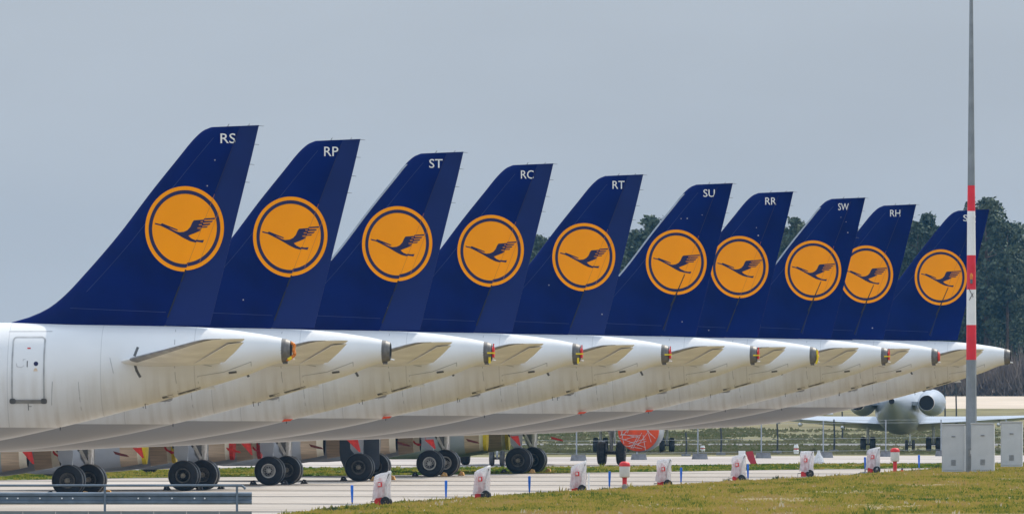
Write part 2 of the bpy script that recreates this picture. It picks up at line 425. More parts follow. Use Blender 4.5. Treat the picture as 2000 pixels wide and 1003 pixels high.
EC = (2.84, 8.735); ERX, ERZ = 1.165, 1.245
CRANE = [(178,443),(240,458),(248,446),(412,512),(404,520),(312,488),(395,530),(425,538),(470,534),(508,516),(538,482),(555,440),(572,417),(640,412),(796,403),(788,418),
 (640,428),(640,436),(772,434),(760,448),(622,458),(622,467),(748,461),(736,476),(608,490),(606,498),(722,489),(708,503),(600,506),(648,513),(640,520),(590,543),(545,560),(515,573),(545,600),(600,625),(640,632),(682,629),(668,656),(590,643),(530,628),(470,598),(410,562),(350,528),(290,497),(235,470),(180,457)]
def emblem_shapes(n=72):
    cx, cz = XE - EC[0], EC[1]
    def ell(k): return [(cx + ERX * k * math.cos(2*math.pi*i/n), cz + ERZ * k * math.sin(2*math.pi*i/n)) for i in range(n)]
    o = [(ell(1.0), 0.010, M_orange)]
    a, b = ell(0.908), ell(0.822)
    for i in range(n):
        j = (i + 1) % n
        o.append(([a[i], a[j], b[j], b[i]], 0.018, M_ink))
    o.append(([(cx + ERX * (x - 480.5) / 402, cz + ERZ * (504 - y) / 434) for x, y in CRANE], 0.018, M_ink))
    return o
def fin_wear(k):
    rnd = random.Random(k); o = []
    for _ in range(rnd.randint(1, 5)):
        z = rnd.uniform(6.2, 11.2); d = rnd.uniform(d_te(z) + .2, min(d_le(z) - .3, 5)); s = rnd.uniform(.012, .026)
        if (d - EC[0]) ** 2 + (z - EC[1]) ** 2 < 1.7: continue
        o.append(([(XE - d - s, z - s), (XE - d + s, z - s), (XE - d + s, z + s), (XE - d - s, z + s)], 0.008, M_line))
    # hinge gap running down through the emblem
    for z0, z1 in ((6.15, 7.55), (9.82, 11.6)):
        o.append(([(XE - d_hg(z0) - .010, z0), (XE - d_hg(z0) + .010, z0), (XE - d_hg(z1) + .010, z1), (XE - d_hg(z1) - .010, z1)], 0.022, M_ink))
    for z0, z1, q, ww in ((7.6, 9.75, 0, .005), (7.78, 9.3, -.32, .005)):
        o.append(([(XE - d_hg(z0) - q - ww, z0), (XE - d_hg(z0) - q + ww, z0), (XE - d_hg(z1) - q + ww, z1), (XE - d_hg(z1) - q - ww, z1)], 0.022, M_seam))
    for q0, z0, z1 in ((.55, 6.9, 11.2),):           # joint behind the leading edge
        z = z0
        while z < z1:
            o.append(([(XE - d_le(z) + q0 - .008, z), (XE - d_le(z) + q0 + .008, z), (XE - d_le(z + .5) + q0 + .008, z + .5), (XE - d_le(z + .5) + q0 - .008, z + .5)], 0.007, M_joint)); z += .5
    o.append(([(XE - 6.2, 6.42), (XE - 3.4, 6.30), (XE - 3.4, 6.314), (XE - 6.2, 6.434)], .007, M_joint))
    for z in (6.15, 7.2):                          # hinge gap below the emblem
        zb = z + (.9 if z < 7 else .35)
        o.append(([(XE - d_hg(z) - .018, z), (XE - d_hg(z) + .018, z), (XE - d_hg(zb) + .018, zb), (XE - d_hg(zb) - .018, zb)], 0.024, M_black))
    if k in (5, 7, 8, 9):                      # black actuator slot on the unfaired tails
        a, b = (XE - 2.51, 8.27), (XE - 3.04, 7.06)
        o.append(([(a[0] - .014, a[1]), (a[0] + .014, a[1]), (b[0] + .03, b[1]), (b[0] - .03, b[1])], 0.026, M_black))
        o.append(([(XE-3.32, 6.1), (XE-3.26, 6.1), (XE-3.05, 6.9), (XE-3.07, 6.9)], 0.026, M_blue2))
    return o

def make_lestrip():
    sh = []; z = 8.2
    while z < 11.35:
        z2 = z + .15; w1 = .085
        sh.append(([(XE - d_le(z) + .004, z), (XE - d_le(z) + w1, z), (XE - d_le(z2) + w1, z2), (XE - d_le(z2) + .004, z2)], .010, M_lead)); z = z2
    return decal(sh, lambda x, z: fin_t(x, z), 'leading_edge', .1)
def text_mesh(txt, x, z, h, wid, surf, name):
    cu = bpy.data.curves.new('tmp', 'FONT'); cu.body = txt; cu.size = 1.0; cu.offset = 0.004; cu.resolution_u = 3
    ob = bpy.data.objects.new('tmp', cu); C.objects.link(ob)
    dg = bpy.context.evaluated_depsgraph_get(); me0 = bpy.data.meshes.new_from_object(ob.evaluated_get(dg))
    bpy.data.objects.remove(ob); bpy.data.curves.remove(cu)
    xs = [v.co.x for v in me0.vertices]; ys = [v.co.y for v in me0.vertices]
    x0, x1, y0, y1 = min(xs), max(xs), min(ys), max(ys)
    for v in me0.vertices:
        X = x - wid / 2 + wid * (v.co.x - x0) / (x1 - x0); Z = z - h / 2 + h * (v.co.y - y0) / (y1 - y0)
        v.co = (X, -(surf(X, Z) + 0.012), Z)
    me0.name = name; me0.materials.clear(); me0.materials.append(M_letter)
    return me0

def rrect(x0, x1, z0, z1, r, n=5):
    P = []
    for cx, cz, a0 in ((x1 - r, z1 - r, 0), (x0 + r, z1 - r, 90), (x0 + r, z0 + r, 180), (x1 - r, z0 + r, 270)):
        for i in range(n + 1):
            a = R(a0 + 90 * i / n); P.append((cx + r * math.cos(a), cz + r * math.sin(a)))
    return P
def band(P, w, closed=True):
    "thin strip quads along an outline"
    out = []; n = len(P)
    for i in range(n if closed else n - 1):
        a, b = Vector(P[i]), Vector(P[(i + 1) % n]); d = (b - a)
        if d.length < 1e-5: continue
        d.normalize(); q = Vector((-d.y, d.x)) * w / 2; e = d * w * .4
        out.append([tuple(a - q - e), tuple(b - q + e), tuple(b + q + e), tuple(a + q - e)])
    return out
def make_door():
    x0, x1, z0, z1 = XE - 7.74, XE - 6.86, 3.72, 5.56
    return decal([(rrect(x0, x1, z0, z1, .10), 0.006, M_fus)], fus_y, 'door', .2)
def make_doorframe():
    x0, x1, z0, z1 = XE - 7.76, XE - 6.84, 3.72, 5.58
    sh = [(q, 0.010 + 0.0004 * i, M_line) for i, q in enumerate(band(rrect(x0, x1, z0, z1, .11), .045))]
    sh.append((rrect(x0 - .06, x1 + .06, z0 - .075, z0 + .035, .045), 0.030, M_sill))
    sh.append((rrect(x0 - .08, x0 + .10, z0 - .085, z0 + .07, .06), 0.036, M_dline))
    sh.append((rrect(x1 - .10, x1 + .08, z0 - .085, z0 + .07, .06), 0.036, M_dline))
    return decal(sh, fus_y, 'door_frame', .2)
def make_doormarks():
    X = lambda p: XE - (551 - p) / 66.9
    Z = lambda p: 4.65 + (720 - p) / 66.9
    c = [(X(78) + .065 * math.cos(a * .35), Z(709.5) + .065 * math.sin(a * .35)) for a in range(18)]
    sh = [(c, 0.014, M_ink)]
    sh.append(([(X(60.3), Z(716)), (X(61.8), Z(716)), (X(61.8), Z(704)), (X(60.3), Z(704))], 0.014, M_black))
    sh.append(([(X(60), Z(680.5)), (X(66.5), Z(680.5)), (X(66.5), Z(678)), (X(60), Z(678))], 0.014, M_red))
    sh.append(([(X(73), Z(724)), (X(82), Z(724)), (X(79), Z(718)), (X(76), Z(718))], 0.014, M_exh))
    for q in band([(X(40), Z(709)), (X(41), Z(715)), (X(50), Z(717)), (X(55), Z(713))], .012, False): sh.append((q, .0145, M_line))
    for q in band([(X(53), Z(704)), (X(53), Z(701)), (X(57), Z(701))], .012, False): sh.append((q, .0145, M_line))
    return decal(sh, fus_y, 'door_markings', .2)
def make_lines():
    X = lambda p: XE - (551 - p) / 66.9
    Z = lambda p: 4.65 + (720 - p) / 66.9
    sh = []
    def ln(pts, w=.018, m=M_line, l=.005):
        for i, q in enumerate(band([(X(a), Z(b)) for a, b in pts], w, False)): sh.append((q, l + .0005 * (len(sh) % 7), m))
    ln([(22, 646.5), (105, 646.5)], .02)
    ln([(345, 643), (345.5, 672)]); ln([(346, 711), (347, 735), (350, 768)], .02)
    ln([(346, 711), (375, 706.5), (417, 714.5)], .022)
    ln([(390, 757), (390, 734), (440, 726), (493, 706), (493, 724)], .018)
    ln([(350, 769), (392, 757)], .05, M_dline)
    ln([(320, 776), (338, 772)], .06, M_dline)
    ln([(274, 679), (269, 693)], .075, M_dline)
    ln([(270, 713), (273, 723), (279, 734.5)], .075, M_dline)
    ln([(221, 698), (228, 728)], .018)
    ln([(451, 727.5), (463, 726)], .06, M_dline, .012)
    ln([(110, 745), (107, 790)], .02); ln([(160, 745), (163, 800)], .016)
    ln([(62, 788), (62, 800)], .02, M_dline); ln([(62, 793), (68, 793)], .015, M_dline)
    ln([(284, 788), (283.5, 797)], .02, M_dline); ln([(284, 788), (289, 789)], .015, M_dline)
    return decal(sh, fus_y, 'panel_seams', .25)

def make_stab(s):
    # planform stations (y, d_le, d_te, z, thickness)
    st = [(0.55, 5.02, 1.80, 4.80, .30), (1.6, 4.32, 1.52, 4.93, .25), (3.6, 3.20, 1.10, 5.17, .18), (5.6, 2.07, .64, 5.43, .12), (6.0, 1.78, .55, 5.485, .09), (6.15, 1.55, .50, 5.51, .05), (6.22, 1.20, .52, 5.525, .02)]
    mb = MB(); nx = 14; vs = []
    for y, a, b, z, t in st:
        for up in (1, -1):
            for i in range(nx + 1):
                u = i / nx; u = u * u
                if up < 0: u = ((nx - i) / nx) ** 2
                k = 5 * (0.2969 * math.sqrt(u) - 0.126 * u - 0.3516 * u * u + 0.2843 * u ** 3 - 0.1015 * u ** 4)
                vs.append((XE - (a + (b - a) * u), s * y, z + up * k * t))
    n = 2 * (nx + 1); fs = []
    o = 0
    for k in range(len(st) - 1):
        for i in range(n):
            j = (i + 1) % n; fs.append([k * n + i, k * n + j, (k + 1) * n + j, (k + 1) * n + i])
    fs.append([(len(st) - 1) * n + i for i in range(n)])
    mb.add(vs, fs, M_stab)
    # bare metal nose of the leading edge
    mk = mb.mi(M_metal)
    for q, f in enumerate(mb.f):
        us = [v % n for v in f]
        if all(u <= 4 or u >= n - 5 for u in us) and min(v // n for v in f) >= 1 and len(f) == 4: mb.m[q] = mk
    return mb.mesh('stabilizer', 40)
def make_elev(s):
    mb = MB(); 
    P = [(1.25, 2.45, 1.58, 4.885), (3.6, 1.72, 1.04, 5.17), (5.75, 1.02, .57, 5.455)]
    vs = []
    for y, a, b, z in P:
        vs += [(XE - a, s * y, z - .095), (XE - b, s * y, z - .035), (XE - b - .02, s * y, z - .028), (XE - a - .02, s * y, z - .080)]
    fs = []
    for k in range(2):
        for i in range(4): j = (i + 1) % 4; fs.append([k*4+i, k*4+j, k*4+4+j, k*4+4+i])
    fs += [[0, 1, 2, 3], [8, 9, 10, 11]]
    return mb.add(vs, fs, M_stab).mesh('elevator', 30)
def make_nozzle():
    mb = MB(); c = (XE, 0, 5.20); n = 28
    rings = [(-.03, .345, .355, M_nozzle), (.12, .325, .335, M_nozzle), (.25, .27, .285, M_nozzle), (.27, .22, .23, M_black), (.1, .18, .19, M_black)]
    vs = []
    for dx, ry, rz, m in rings:
        for i in range(n):
            a = 2 * math.pi * i / n; vs.append((XE + dx, ry * math.cos(a), 5.195 + rz * math.sin(a)))
    for k in range(4):
        mb.add(vs[k*n:(k+2)*n], [[i, (i+1) % n, n + (i+1) % n, n + i] for i in range(n)], M_nozzle if k < 2 else M_black)
    mb.add(vs[4*n:5*n], [list(range(n))], M_black)
    mb.tube((XE + .15, -.05, 4.96), (XE + .38, -.05, 4.93), .035, .02, M_strut, 8)
    mb.box(XE + .02, XE + .16, -.06, .06, 4.80, 4.88, M_nozzle)
    return mb.mesh('exhaust', 40)
def make_apucover(kind):
    mb = MB(); rnd = random.Random(len(kind))
    x = XE + .29
    if kind == 'orange':
        pts = [(x - .02, 5.42), (x + .08, 5.36), (x + .06, 5.18), (x + .10, 5.08), (x, 4.98), (x - .16, 4.92)]
        for a, b in zip(pts, pts[1:]): mb.tube((a[0], -.10, a[1]), (b[0], -.14, b[1]), .05, .045, M_chock2, 8)
        mb.tube((x - .1, -.16, 4.93), (x, -.16, 5.0), .06, .05, M_yel, 8)
    if kind in ('yellowred', 'bandred'):
        mb.tube((x - .02, 0, 5.20), (x + .05, 0, 5.20), .18, .17, M_red, 14)
        mb.box(x - .16, x + .10, -.33, -.30, 5.15, 5.20, M_yel)
        mb.box(x + .02, x + .06, -.24, -.20, 5.05, 5.48, M_red)
    if kind == 'yellowred': mb.box(x - .12, x - .05, -.31, -.27, 4.84, 5.04, M_yel)
    if kind == 'yellow':
        for a, b in (((x, 5.42), (x + .02, 5.02)), ((x + .02, 5.02), (x - .04, 4.86)), ((x - .02, 5.3), (x + .06, 5.12))):
            mb.tube((a[0], -.2, a[1]), (b[0], -.2, b[1]), .045, .04, M_yel, 7)
        mb.tube((x, 0, 5.2), (x + .05, 0, 5.2), .16, .16, M_red, 12)
    if kind == 'red': mb.tube((x - .03, 0, 5.19), (x + .06, 0, 5.19), .22, .17, M_redf, 14)
    return mb.mesh('exhaust_cover', 40)
M_chock2 = mat('strap_orange', (0.75, 0.22, 0.02), 0.6, var=0.2, scale=8)

def make_wing(s):
    st = [(1.5, 4.3+3.4, -1.5, 2.45, .42), (6.0, 4.75, -1.75, 2.85, .30), (11.5, 1.30, -2.1, 3.42, .17), (16.6, -1.6, -3.15, 3.95, .09), (17.0, -2.0, -3.2, 4.0, .03)]
    mb = MB(); nx = 12; vs = []
    for y, a, b, z, t in st:
        for up in (1, -1):
            for i in range(nx + 1):
                u = (i / nx) ** 2 if up > 0 else ((nx - i) / nx) ** 2
                k = 5 * (0.2969 * math.sqrt(u) - 0.126 * u - 0.3516 * u * u + 0.2843 * u ** 3 - 0.1015 * u ** 4)
                vs.append((-(a + (b - a) * u), s * y, z + up * k * t))
    n = 2 * (nx + 1); fs = []
    for k in range(len(st) - 1):
        for i in range(n):
            j = (i + 1) % n; fs.append([k*n+i, k*n+j, (k+1)*n+j, (k+1)*n+i])
    fs.append([(len(st)-1)*n+i for i in range(n)])
    mb.add(vs, fs, M_stab)
    for y, x0, z in ((6.2, -1.2, 2.65), (9.2, -.2, 2.95), (12.2, .6, 3.3)):          # flap track fairings
        mb.rev([(0, .02), (.6, .14), (1.6, .16), (2.6, .08), (3.0, .015)], 'x', (x0, s * y, z - .12), 10, lambda k: M_stab)
    mb.slab([(2.1, 3.5), (3.3, 3.35), (3.25, 4.0), (3.3, 4.6), (2.8, 4.2)], s * 17.0 - .03, s * 17.0 + .03, M_white)
    return mb.mesh('wing', 40)
EZ = 1.68
def make_engine(s):
    mb = MB(); c = (-1.3, s * 5.75, EZ)
    prof = [(-5.0, .80), (-5.05, .88), (-4.9, .96), (-4.2, 1.04), (-3.0, 1.03), (-2.0, .96), (-1.3, .87), (-.92, .79)]
    mb.rev(prof, 'x', c, 40, lambda k: M_nac)
    mb.add([(-3.9 + 0, s*5.75 - .10, EZ + .9), (-3.9, s*5.75 + .10, EZ + .9), (-.6, s*5.75 + .06, EZ + .75), (-.6, s*5.75 - .06, EZ + .75),
            (-3.6, s*5.75 - .10, 2.9), (-3.6, s*5.75 + .10, 2.9), (.6, s*5.75 + .06, 2.75), (.6, s*5.75 - .06, 2.75)],
           [[0,1,2,3],[4,5,6,7],[0,1,5,4],[1,2,6,5],[2,3,7,6],[3,0,4,7]], M_nac)
    return mb.mesh('engine', 40)
def make_exhaust_sleeve(s):
    mb = MB(); c = (-1.3, s * 5.75, EZ)
    prof = [(-.92, .775), (-.6, .72), (-.27, .665), (-.26, .65), (0, .60), (-.02, .57), (-.5, .5)]
    mb.rev(prof, 'x', c, 40, lambda k: M_exh if k < 2 else (M_exh2 if k < 4 else M_black))
    return mb.mesh('exhaust', 30)
def make_engcover(s, m):
    mb = MB(); c = (-1.3, s * 5.75, EZ)
    mb.rev([(-.10, .625), (-.10, .665), (.05, .655), (.07, .55), (.09, .02)], 'x', c, 36, lambda k: m)
    return mb.mesh('engine_cover', 40)
def make_wheel(r, wd, light):
    "wheel on a y axis, centred at the origin; outer face towards -y"
    mb = MB(); h = wd / 2; c = (0, 0, 0); hr = r * .50
    prof = [(-h * .80, hr * .98), (-h * .97, hr * 1.06), (-h, r * .70), (-h * .93, r * .86), (-h * .76, r * .955), (-h * .5, r * .99), (-h * .42, r * .985), (-h * .38, r * .995), (-h * .05, r), (0, r * .985), (h * .05, r), (h * .38, r * .995), (h * .42, r * .985),
            (h * .5, r * .99), (h * .76, r * .955), (h * .93, r * .86), (h, r * .70), (h * .97, hr * 1.06), (h * .80, hr * .98)]
    mb.rev(prof, 'y', c, 48, lambda k: M_tread if 4 <= k <= 13 else M_tyre)
    for sg in (-1, 1):
        ml = M_hubl if light else M_hubd
        mb.rev([(sg * h * .80, hr), (sg * h * .98, hr * .97), (sg * h * .96, hr * .80), (sg * h * .55, hr * .76)], 'y', c, 36, lambda k: ml if k < 2 else M_tyre)
        mb.rev([(sg * h * .56, hr * .66), (sg * h * .78, hr * .60), (sg * h * .80, hr * .34), (sg * h * 1.0, hr * .30), (sg * h * 1.02, .005)], 'y', c, 30, lambda k: M_hubl if light else M_hubm)
        for i in range(9):
            a = 2 * math.pi * i / 9; x, z = hr * .47 * math.cos(a), hr * .47 * math.sin(a)
            mb.tube((x, sg * h * .70, z), (x, sg * h * .81, z), hr * .085, hr * .085, M_black, 8)
    return mb.mesh('wheel', 35)
def make_leg():
    mb = MB(); r = .59
    mb.tube((0, 0, r), (0, 0, 1.5), .075, .085, M_strut, 16)
    mb.tube((0, 0, 1.45), (.05, 0, 2.5), .10, .11, M_strut, 16)
    mb.tube((0, -.46, r), (0, .46, r), .09, .09, M_strutd, 14)
    mb.tube((-.10, -.02, 1.18), (-.42, .10, 1.75), .06, .07, M_strut, 10)
    mb.tube((-.38, .10, 1.65), (-.75, .25, 2.35), .085, .11, M_strutd, 10)
    mb.tube((-.14, 0, .95), (-.04, 0, .75), .05, .05, M_strut, 8)
    mb.tube((-.16, 0, .95), (-.12, 0, 1.3), .045, .05, M_strut, 8)
    mb.tube((.10, .06, .8), (.12, .05, 2.1), .022, .022, M_strut, 8)
    mb.tube((-.10, .06, .85), (-.10, .06, 1.6), .02, .02, M_dline, 6)
    mb.box(-.09, .09, -.10, .10, 1.40, 1.52, M_strut, .03)
    return mb.mesh('main_gear', 40)
def make_nose_leg():
    mb = MB()
    mb.tube((0, 0, .38), (0, 0, 1.2), .06, .07, M_strut, 12); mb.tube((0, 0, 1.1), (.05, 0, 2.3), .10, .11, M_strutd, 12)
    mb.tube((0, -.25, .38), (0, .25, .38), .06, .06, M_strutd, 10)
    mb.tube((-.1, 0, 1.1), (-.9, 0, 2.2), .05, .05, M_strut, 8)
    mb.box(-.08, .06, -.12, .12, 1.0, 1.12, M_strutd, .02)
    return mb.mesh('nose_gear', 40)
def make_legdoor(s):
    mb = MB()
    y = s * .16
    P = [(-.42, 2.5), (.12, 2.5), (.17, 1.6), (.12, 1.02), (-.12, 1.02), (-.38, 1.35)]
    mb.slab(P, y - .02, y + .02, M_nac)
    return mb.mesh('leg_door', 30)
def make_opendoor(k):
    mb = MB()
    if k == 0:
        P = [(-.98, 2.1), (.02, 2.1), (.02, .35), (-.35, .28), (-.58, .36), (-.80, .58), (-.94, .90), (-.98, 1.2)]
        mb.slab(P, -2.35, -2.30, M_slate)
    else:
        P = [(.0, 2.1), (.66, 2.1), (.66, .62), (.58, .50), (.02, .46)]
        mb.slab(P, -2.12, -2.07, M_slate)
    return mb.mesh('gear_door', 30)
def make_mast(k):
    mb = MB()
    if k == 0:
        mb.add([(XE-3.95, -.02, 3.68), (XE-3.2, -.02, 3.86), (XE-3.22, -.02, 3.74), (XE-3.3, -.02, 3.70), (XE-3.95, .02, 3.68), (XE-3.2, .02, 3.86), (XE-3.22, .02, 3.74), (XE-3.3, .02, 3.70)],
           [[0,1,2,3],[4,5,6,7],[0,1,5,4],[1,2,6,5],[2,3,7,6],[3,0,4,7]], M_metal)
    elif k == 1:
        mb.add([(XE-2.30, -.03, 4.05), (XE-2.0, -.03, 4.16), (XE-1.93, -.03, 4.06), (XE-2.30, .03, 4.05), (XE-2.0, .03, 4.16), (XE-1.93, .03, 4.06)],
           [[0,1,2],[3,4,5],[0,1,4,3],[1,2,5,4],[2,0,3,5]], M_stab)
    else: mb.tube((XE-6.5, -.1, 3.0), (XE-6.5, -.1, 2.86), .02, .015, M_dline, 6)
    return mb.mesh('drain_mast', 30)

TH = 4.9
# tail, letters, cone-end pixel x, px per metre, rudder swung, tail-pipe dressing, engine cover, light hubs, label
PL = [
 ('RS', 551.0, 66.9, 1, 'orange', None, 0, 'white airliner nearest the camera, blue tail lettered RS, cabin door at left edge'),
 ('RP', 746.7, 63.1, 1, None, None, 0, 'white airliner with blue tail lettered RP, second tail from the left'),
 ('ST', 945.6, 59.6, 1, 'yellowred', None, 0, 'white airliner with blue tail lettered ST, between the RP and RC tails'),
 ('RC', 1119.0, 56.4, 1, 'yellowred', None, 0, 'white airliner with blue tail lettered RC, between the ST and RT tails'),
 ('RT', 1292.5, 53.4, 1, 'bandred', None, 0, 'white airliner with blue tail lettered RT, wheels behind the guardrail post'),
 ('SU', 1465.6, 51.0, 0, 'bandred', 'yellow', 0, 'white airliner with blue tail lettered SU and yellow engine exhaust covers'),
 ('RR', 1582.4, 48.7, 0, 'yellow', 'red', 2, 'white airliner with blue tail lettered RR and pale wheel hubs'),
 ('SW', 1721.8, 47.05, 0, 'bandred', None, 0, 'white airliner with blue tail lettered SW, dark landing gear doors hanging open'),
 ('RH', 1820.0, 45.2, 0, 'red', None, 1, 'white airliner with blue tail lettered RH, second from the right in the row'),
 ('S', 1962.0, 43.8, 0, None, 'yellow', 0, 'farthest white airliner in the row, its blue tail crossed by the striped mast'),
]
def airliner(k, txt, loc, rz, label, swung, apu, cover, hubs, group, orange=False):
    t = empty('airliner', loc, rz, label=label, category='airliner', group=group)
    defl = R(5.0) if swung else 0.0; key = 'sw' if swung else 'st'; sf = fin_surf(defl)
    f = part('fuselage', 'fus', make_fuselage, t)
    part('door', 'door', make_door, f); part('door_frame', 'dfr', make_doorframe, f); part('door_markings', 'dmk', make_doormarks, f)
    part('panel_seams', 'lines', make_lines, f); part('drain_mast', 'mastd0', lambda: make_mast(0), f); part('belly_fin', 'mastd1', lambda: make_mast(1), f); part('drain_pipe', 'mastd2', lambda: make_mast(2), f)
    fn = part('fin', 'fin', lambda: loft_fin(d_le, d_hg, 5.60, 0, M_blue, 'fin', 22), t)
    part('rudder', 'rud' + key, lambda: loft_fin(d_hg, d_te, 5.93, defl, M_blue2 if swung else M_blue, 'rudder', 8, extra=wicks), t)
    part('emblem', 'emb' + key, lambda: decal(emblem_shapes(), sf, 'emblem', .14, (-.02, .035) if swung else None), fn)
    part('paint_wear', 'wear%d' % k, lambda: decal(fin_wear(k), sf, 'paint_wear', .3), fn)
    if k in (2, 5, 7): part('leading_edge', 'les', make_lestrip, fn)
    d0 = 1.58 if len(txt) == 2 else 1.74
    obj('registration_letters', text_mesh(txt, XE - d0, 11.375, .29, .44 if len(txt) == 2 else .2, sf, 'registration_letters'), fn)
    part('exhaust', 'apu', make_nozzle, t)
    if apu: part('exhaust_cover', 'apuc' + apu, lambda: make_apucover(apu), t)
    for s in (-1, 1):
        st = part('stabilizer', 'stab%d' % s, lambda: make_stab(s), t); part('elevator', 'elev%d' % s, lambda: make_elev(s), st)
        part('wing', 'wing%d' % s, lambda: make_wing(s), t)
        e = part('engine', 'eng%d' % s, lambda: make_engine(s), t); part('exhaust_sleeve', 'exh%d' % s, lambda: make_exhaust_sleeve(s), e)
        if cover:
            m = M_yel if cover == 'yellow' else M_redf
            part('exhaust_cover', 'ec%s%d' % (cover, s), lambda: make_engcover(s, m), e)
        if orange:
            part('intake_cover', 'oc%d' % s, lambda: MB().rev([(-5.0, 1.0), (-5.12, .99), (-5.22, .8), (-5.25, .01)], 'x', (-1.3, s * 5.75, EZ), 40, lambda k: M_ocov).mesh('intake_cover', 50), e)
            part('netting', 'net%d' % s, lambda: make_net(s), e)
        g = part('main_gear', 'leg', make_leg, t); g.location = (0, s * 3.8, 0)
        d = part('leg_door', 'ld%d' % s, lambda: make_legdoor(s), g)
        for q in (-1, 1):
            lt = (hubs == 2 and s < 0 and q < 0) or (hubs == 1 and q < 0)
            wq = part('wheel', 'wh%d' % lt, lambda: make_wheel(.584, .43, lt), g); wq.location = (0, q * .465, .584)
            wq.rotation_euler = (0, random.uniform(0, 6), 0)
    g = part('nose_gear', 'nleg', make_nose_leg, t); g.location = (-16.9, 0, 0)
    for q in (-1, 1):
        wq = part('wheel', 'nwh', lambda: make_wheel(.38, .22, False), g); wq.location = (0, q * .25, .38)
    if txt == 'SW':
        part('gear_door', 'od0', lambda: make_opendoor(0), t, label='dark slate gear door with a rounded lower corner, hanging open')
        part('gear_door', 'od1', lambda: make_opendoor(1), t, label='dark slate gear door behind the near wheel')
    return t
def make_net(s):
    mb = MB(); rnd = random.Random(3)
    for i in range(30):
        a = rnd.uniform(0, 6.28); r1 = rnd.uniform(.2, .95); b = a + rnd.uniform(.4, 2.0); r2 = rnd.uniform(.5, 1.0)
        y, z = s * 5.75, EZ
        mb.tube((-6.58 + .05 * rnd.random(), y + r1 * math.cos(a), z + r1 * math.sin(a)), (-6.60, y + r2 * math.cos(b), z + r2 * math.sin(b) - .1), .011, .011, M_net, 5)
    return mb.mesh('netting', 0)

PLANES = []
ca, sa = math.cos(R(TH)), math.sin(R(TH))
for k, (txt, xe, s, sw, apu, cov, hubs, lab) in enumerate(PL):
    Yc = F / s; Xc = XY(xe, Yc)                        # where the cone end stands
    ox, oy = Xc - XE * ca, Yc + XE * sa
    airliner(k, txt, (ox, oy, 0), -R(TH), lab, sw, apu, cov, hubs, 'airliners parked in a row')
    PLANES.append((ox, oy, s))
def loc2w(k, x, y):
    ox, oy, _ = PLANES[k]
    return (ox + x * ca + y * sa, oy - x * sa + y * ca)

# airliner beyond the row, nose towards the camera, orange intake covers
a11 = airliner(11, 'ST', (1.05, F*4.65/187, 0), 0, 'airliner beyond the row facing the camera, orange engine intake cover under netting', 0, None, None, 0, 'airliners on the far apron', orange=True)
a11.rotation_euler = (0, 0, R(84))                     # tail pointing away from the camera

# ------------------------------------------------------------------ flags, chocks
def flag_mesh(w, h, m, key):
    mb = MB(); pts = []
    n = 6
    vs = []
    for i in range(n + 1):
        u = i / n; x0 = u * w * .9; x1 = w * .80 + u * w * .20
        y = .03 * math.sin(u * 5)
        vs += [(x0, y, -h * u), (x1, y + .01, -h * u + .02), (x1, y + .03, -h * u + .02), (x0, y + .02, -h * u)]
    fs = []
    for k in range(n):
        for i in range(4): j = (i + 1) % 4; fs.append([k*4+i, k*4+j, k*4+4+j, k*4+4+i])
    fs += [[0, 1, 2, 3], [n*4, n*4+1, n*4+2, n*4+3]]
    return mb.add(vs, fs, m).mesh('warning_flag', 40)
FG = 'red warning flags under the airliners'
flags = [(41, 61, 879, 906, 4, 'at the far left, hanging before the engine exhaust of the airliner lettered RT'),
         (259, 276, 874, 894, 5, 'between the first two wheel pairs, by a yellow exhaust cover'),
         (470, 488, 864, 888, 6, 'left of the pale-hubbed wheel'),
         (677, 698, 858, 882, 7, 'in front of the dark open gear door'),
         (829, 846, 858, 876, 8, 'above the wheel pair of the airliner lettered RH'),
         (996, 1012, 851, 870, 9, 'above the last wheel pair of the row')]
for x0, x1, y0, y1, k, lab in flags:
    _, _, s = PLANES[k]; Y = F / s - 7.0
    X = XY(x0, Y); z = CAMZ - (y0 - HOR) * Y / F
    me = flag_mesh(1.3 * (x1 - x0) * Y / F, (y1 - y0) * Y / F, M_redf, k)
    o = obj('warning_flag', me, None, label='red pennant ' + lab, category='flag', group=FG); o.location = (X, Y, z)
    mb = MB(); mb.tube((.05, .02, -.01), (.08, .3, 1.1), .008, .008, M_redf, 5); obj('cord', mb.mesh('cord'), o)
for n, (x0, y0, x1, y1, k) in enumerate([(103, 881, 123, 891, 4), (321, 873, 341, 883, 5), (493, 872, 511, 882, 6), (807, 861, 822, 867, 8)]):
    _, _, s = PLANES[k]; Y = F / s - 1.5 + 6.0
    mb = MB(); a = Vector((XY(x0, Y), Y, CAMZ - (y0 - HOR) * Y / F)); b = Vector((XY(x1, Y), Y, CAMZ - (y1 - HOR) * Y / F))
    m1 = a.lerp(b, .5) - Vector((0, 0, .05))
    vs = []
    for i in range(7):
        t = i / 6; p = a.lerp(b, t) - Vector((0, 0, .06 * math.sin(t * 3.1))); wv = .05 + .015 * math.sin(i * 2)
        vs += [(p.x - a.x, p.y - a.y, p.z - a.z + wv), (p.x - a.x, p.y - a.y, p.z - a.z - wv), (p.x - a.x, p.y - a.y + .02, p.z - a.z - wv), (p.x - a.x, p.y - a.y + .02, p.z - a.z + wv)]
    fs = []
    for q in range(6):
        for i in range(4): j = (i + 1) % 4; fs.append([q*4+i, q*4+j, q*4+4+j, q*4+4+i])
    mb.add(vs, fs, M_redf)
    o = obj('streamer', mb.mesh('streamer'), None, label='red ribbon lying across the far engine exhaust of the airliner lettered %s' % PL[k][0], category='ribbon', group='red ribbons on engine exhausts'); o.location = a
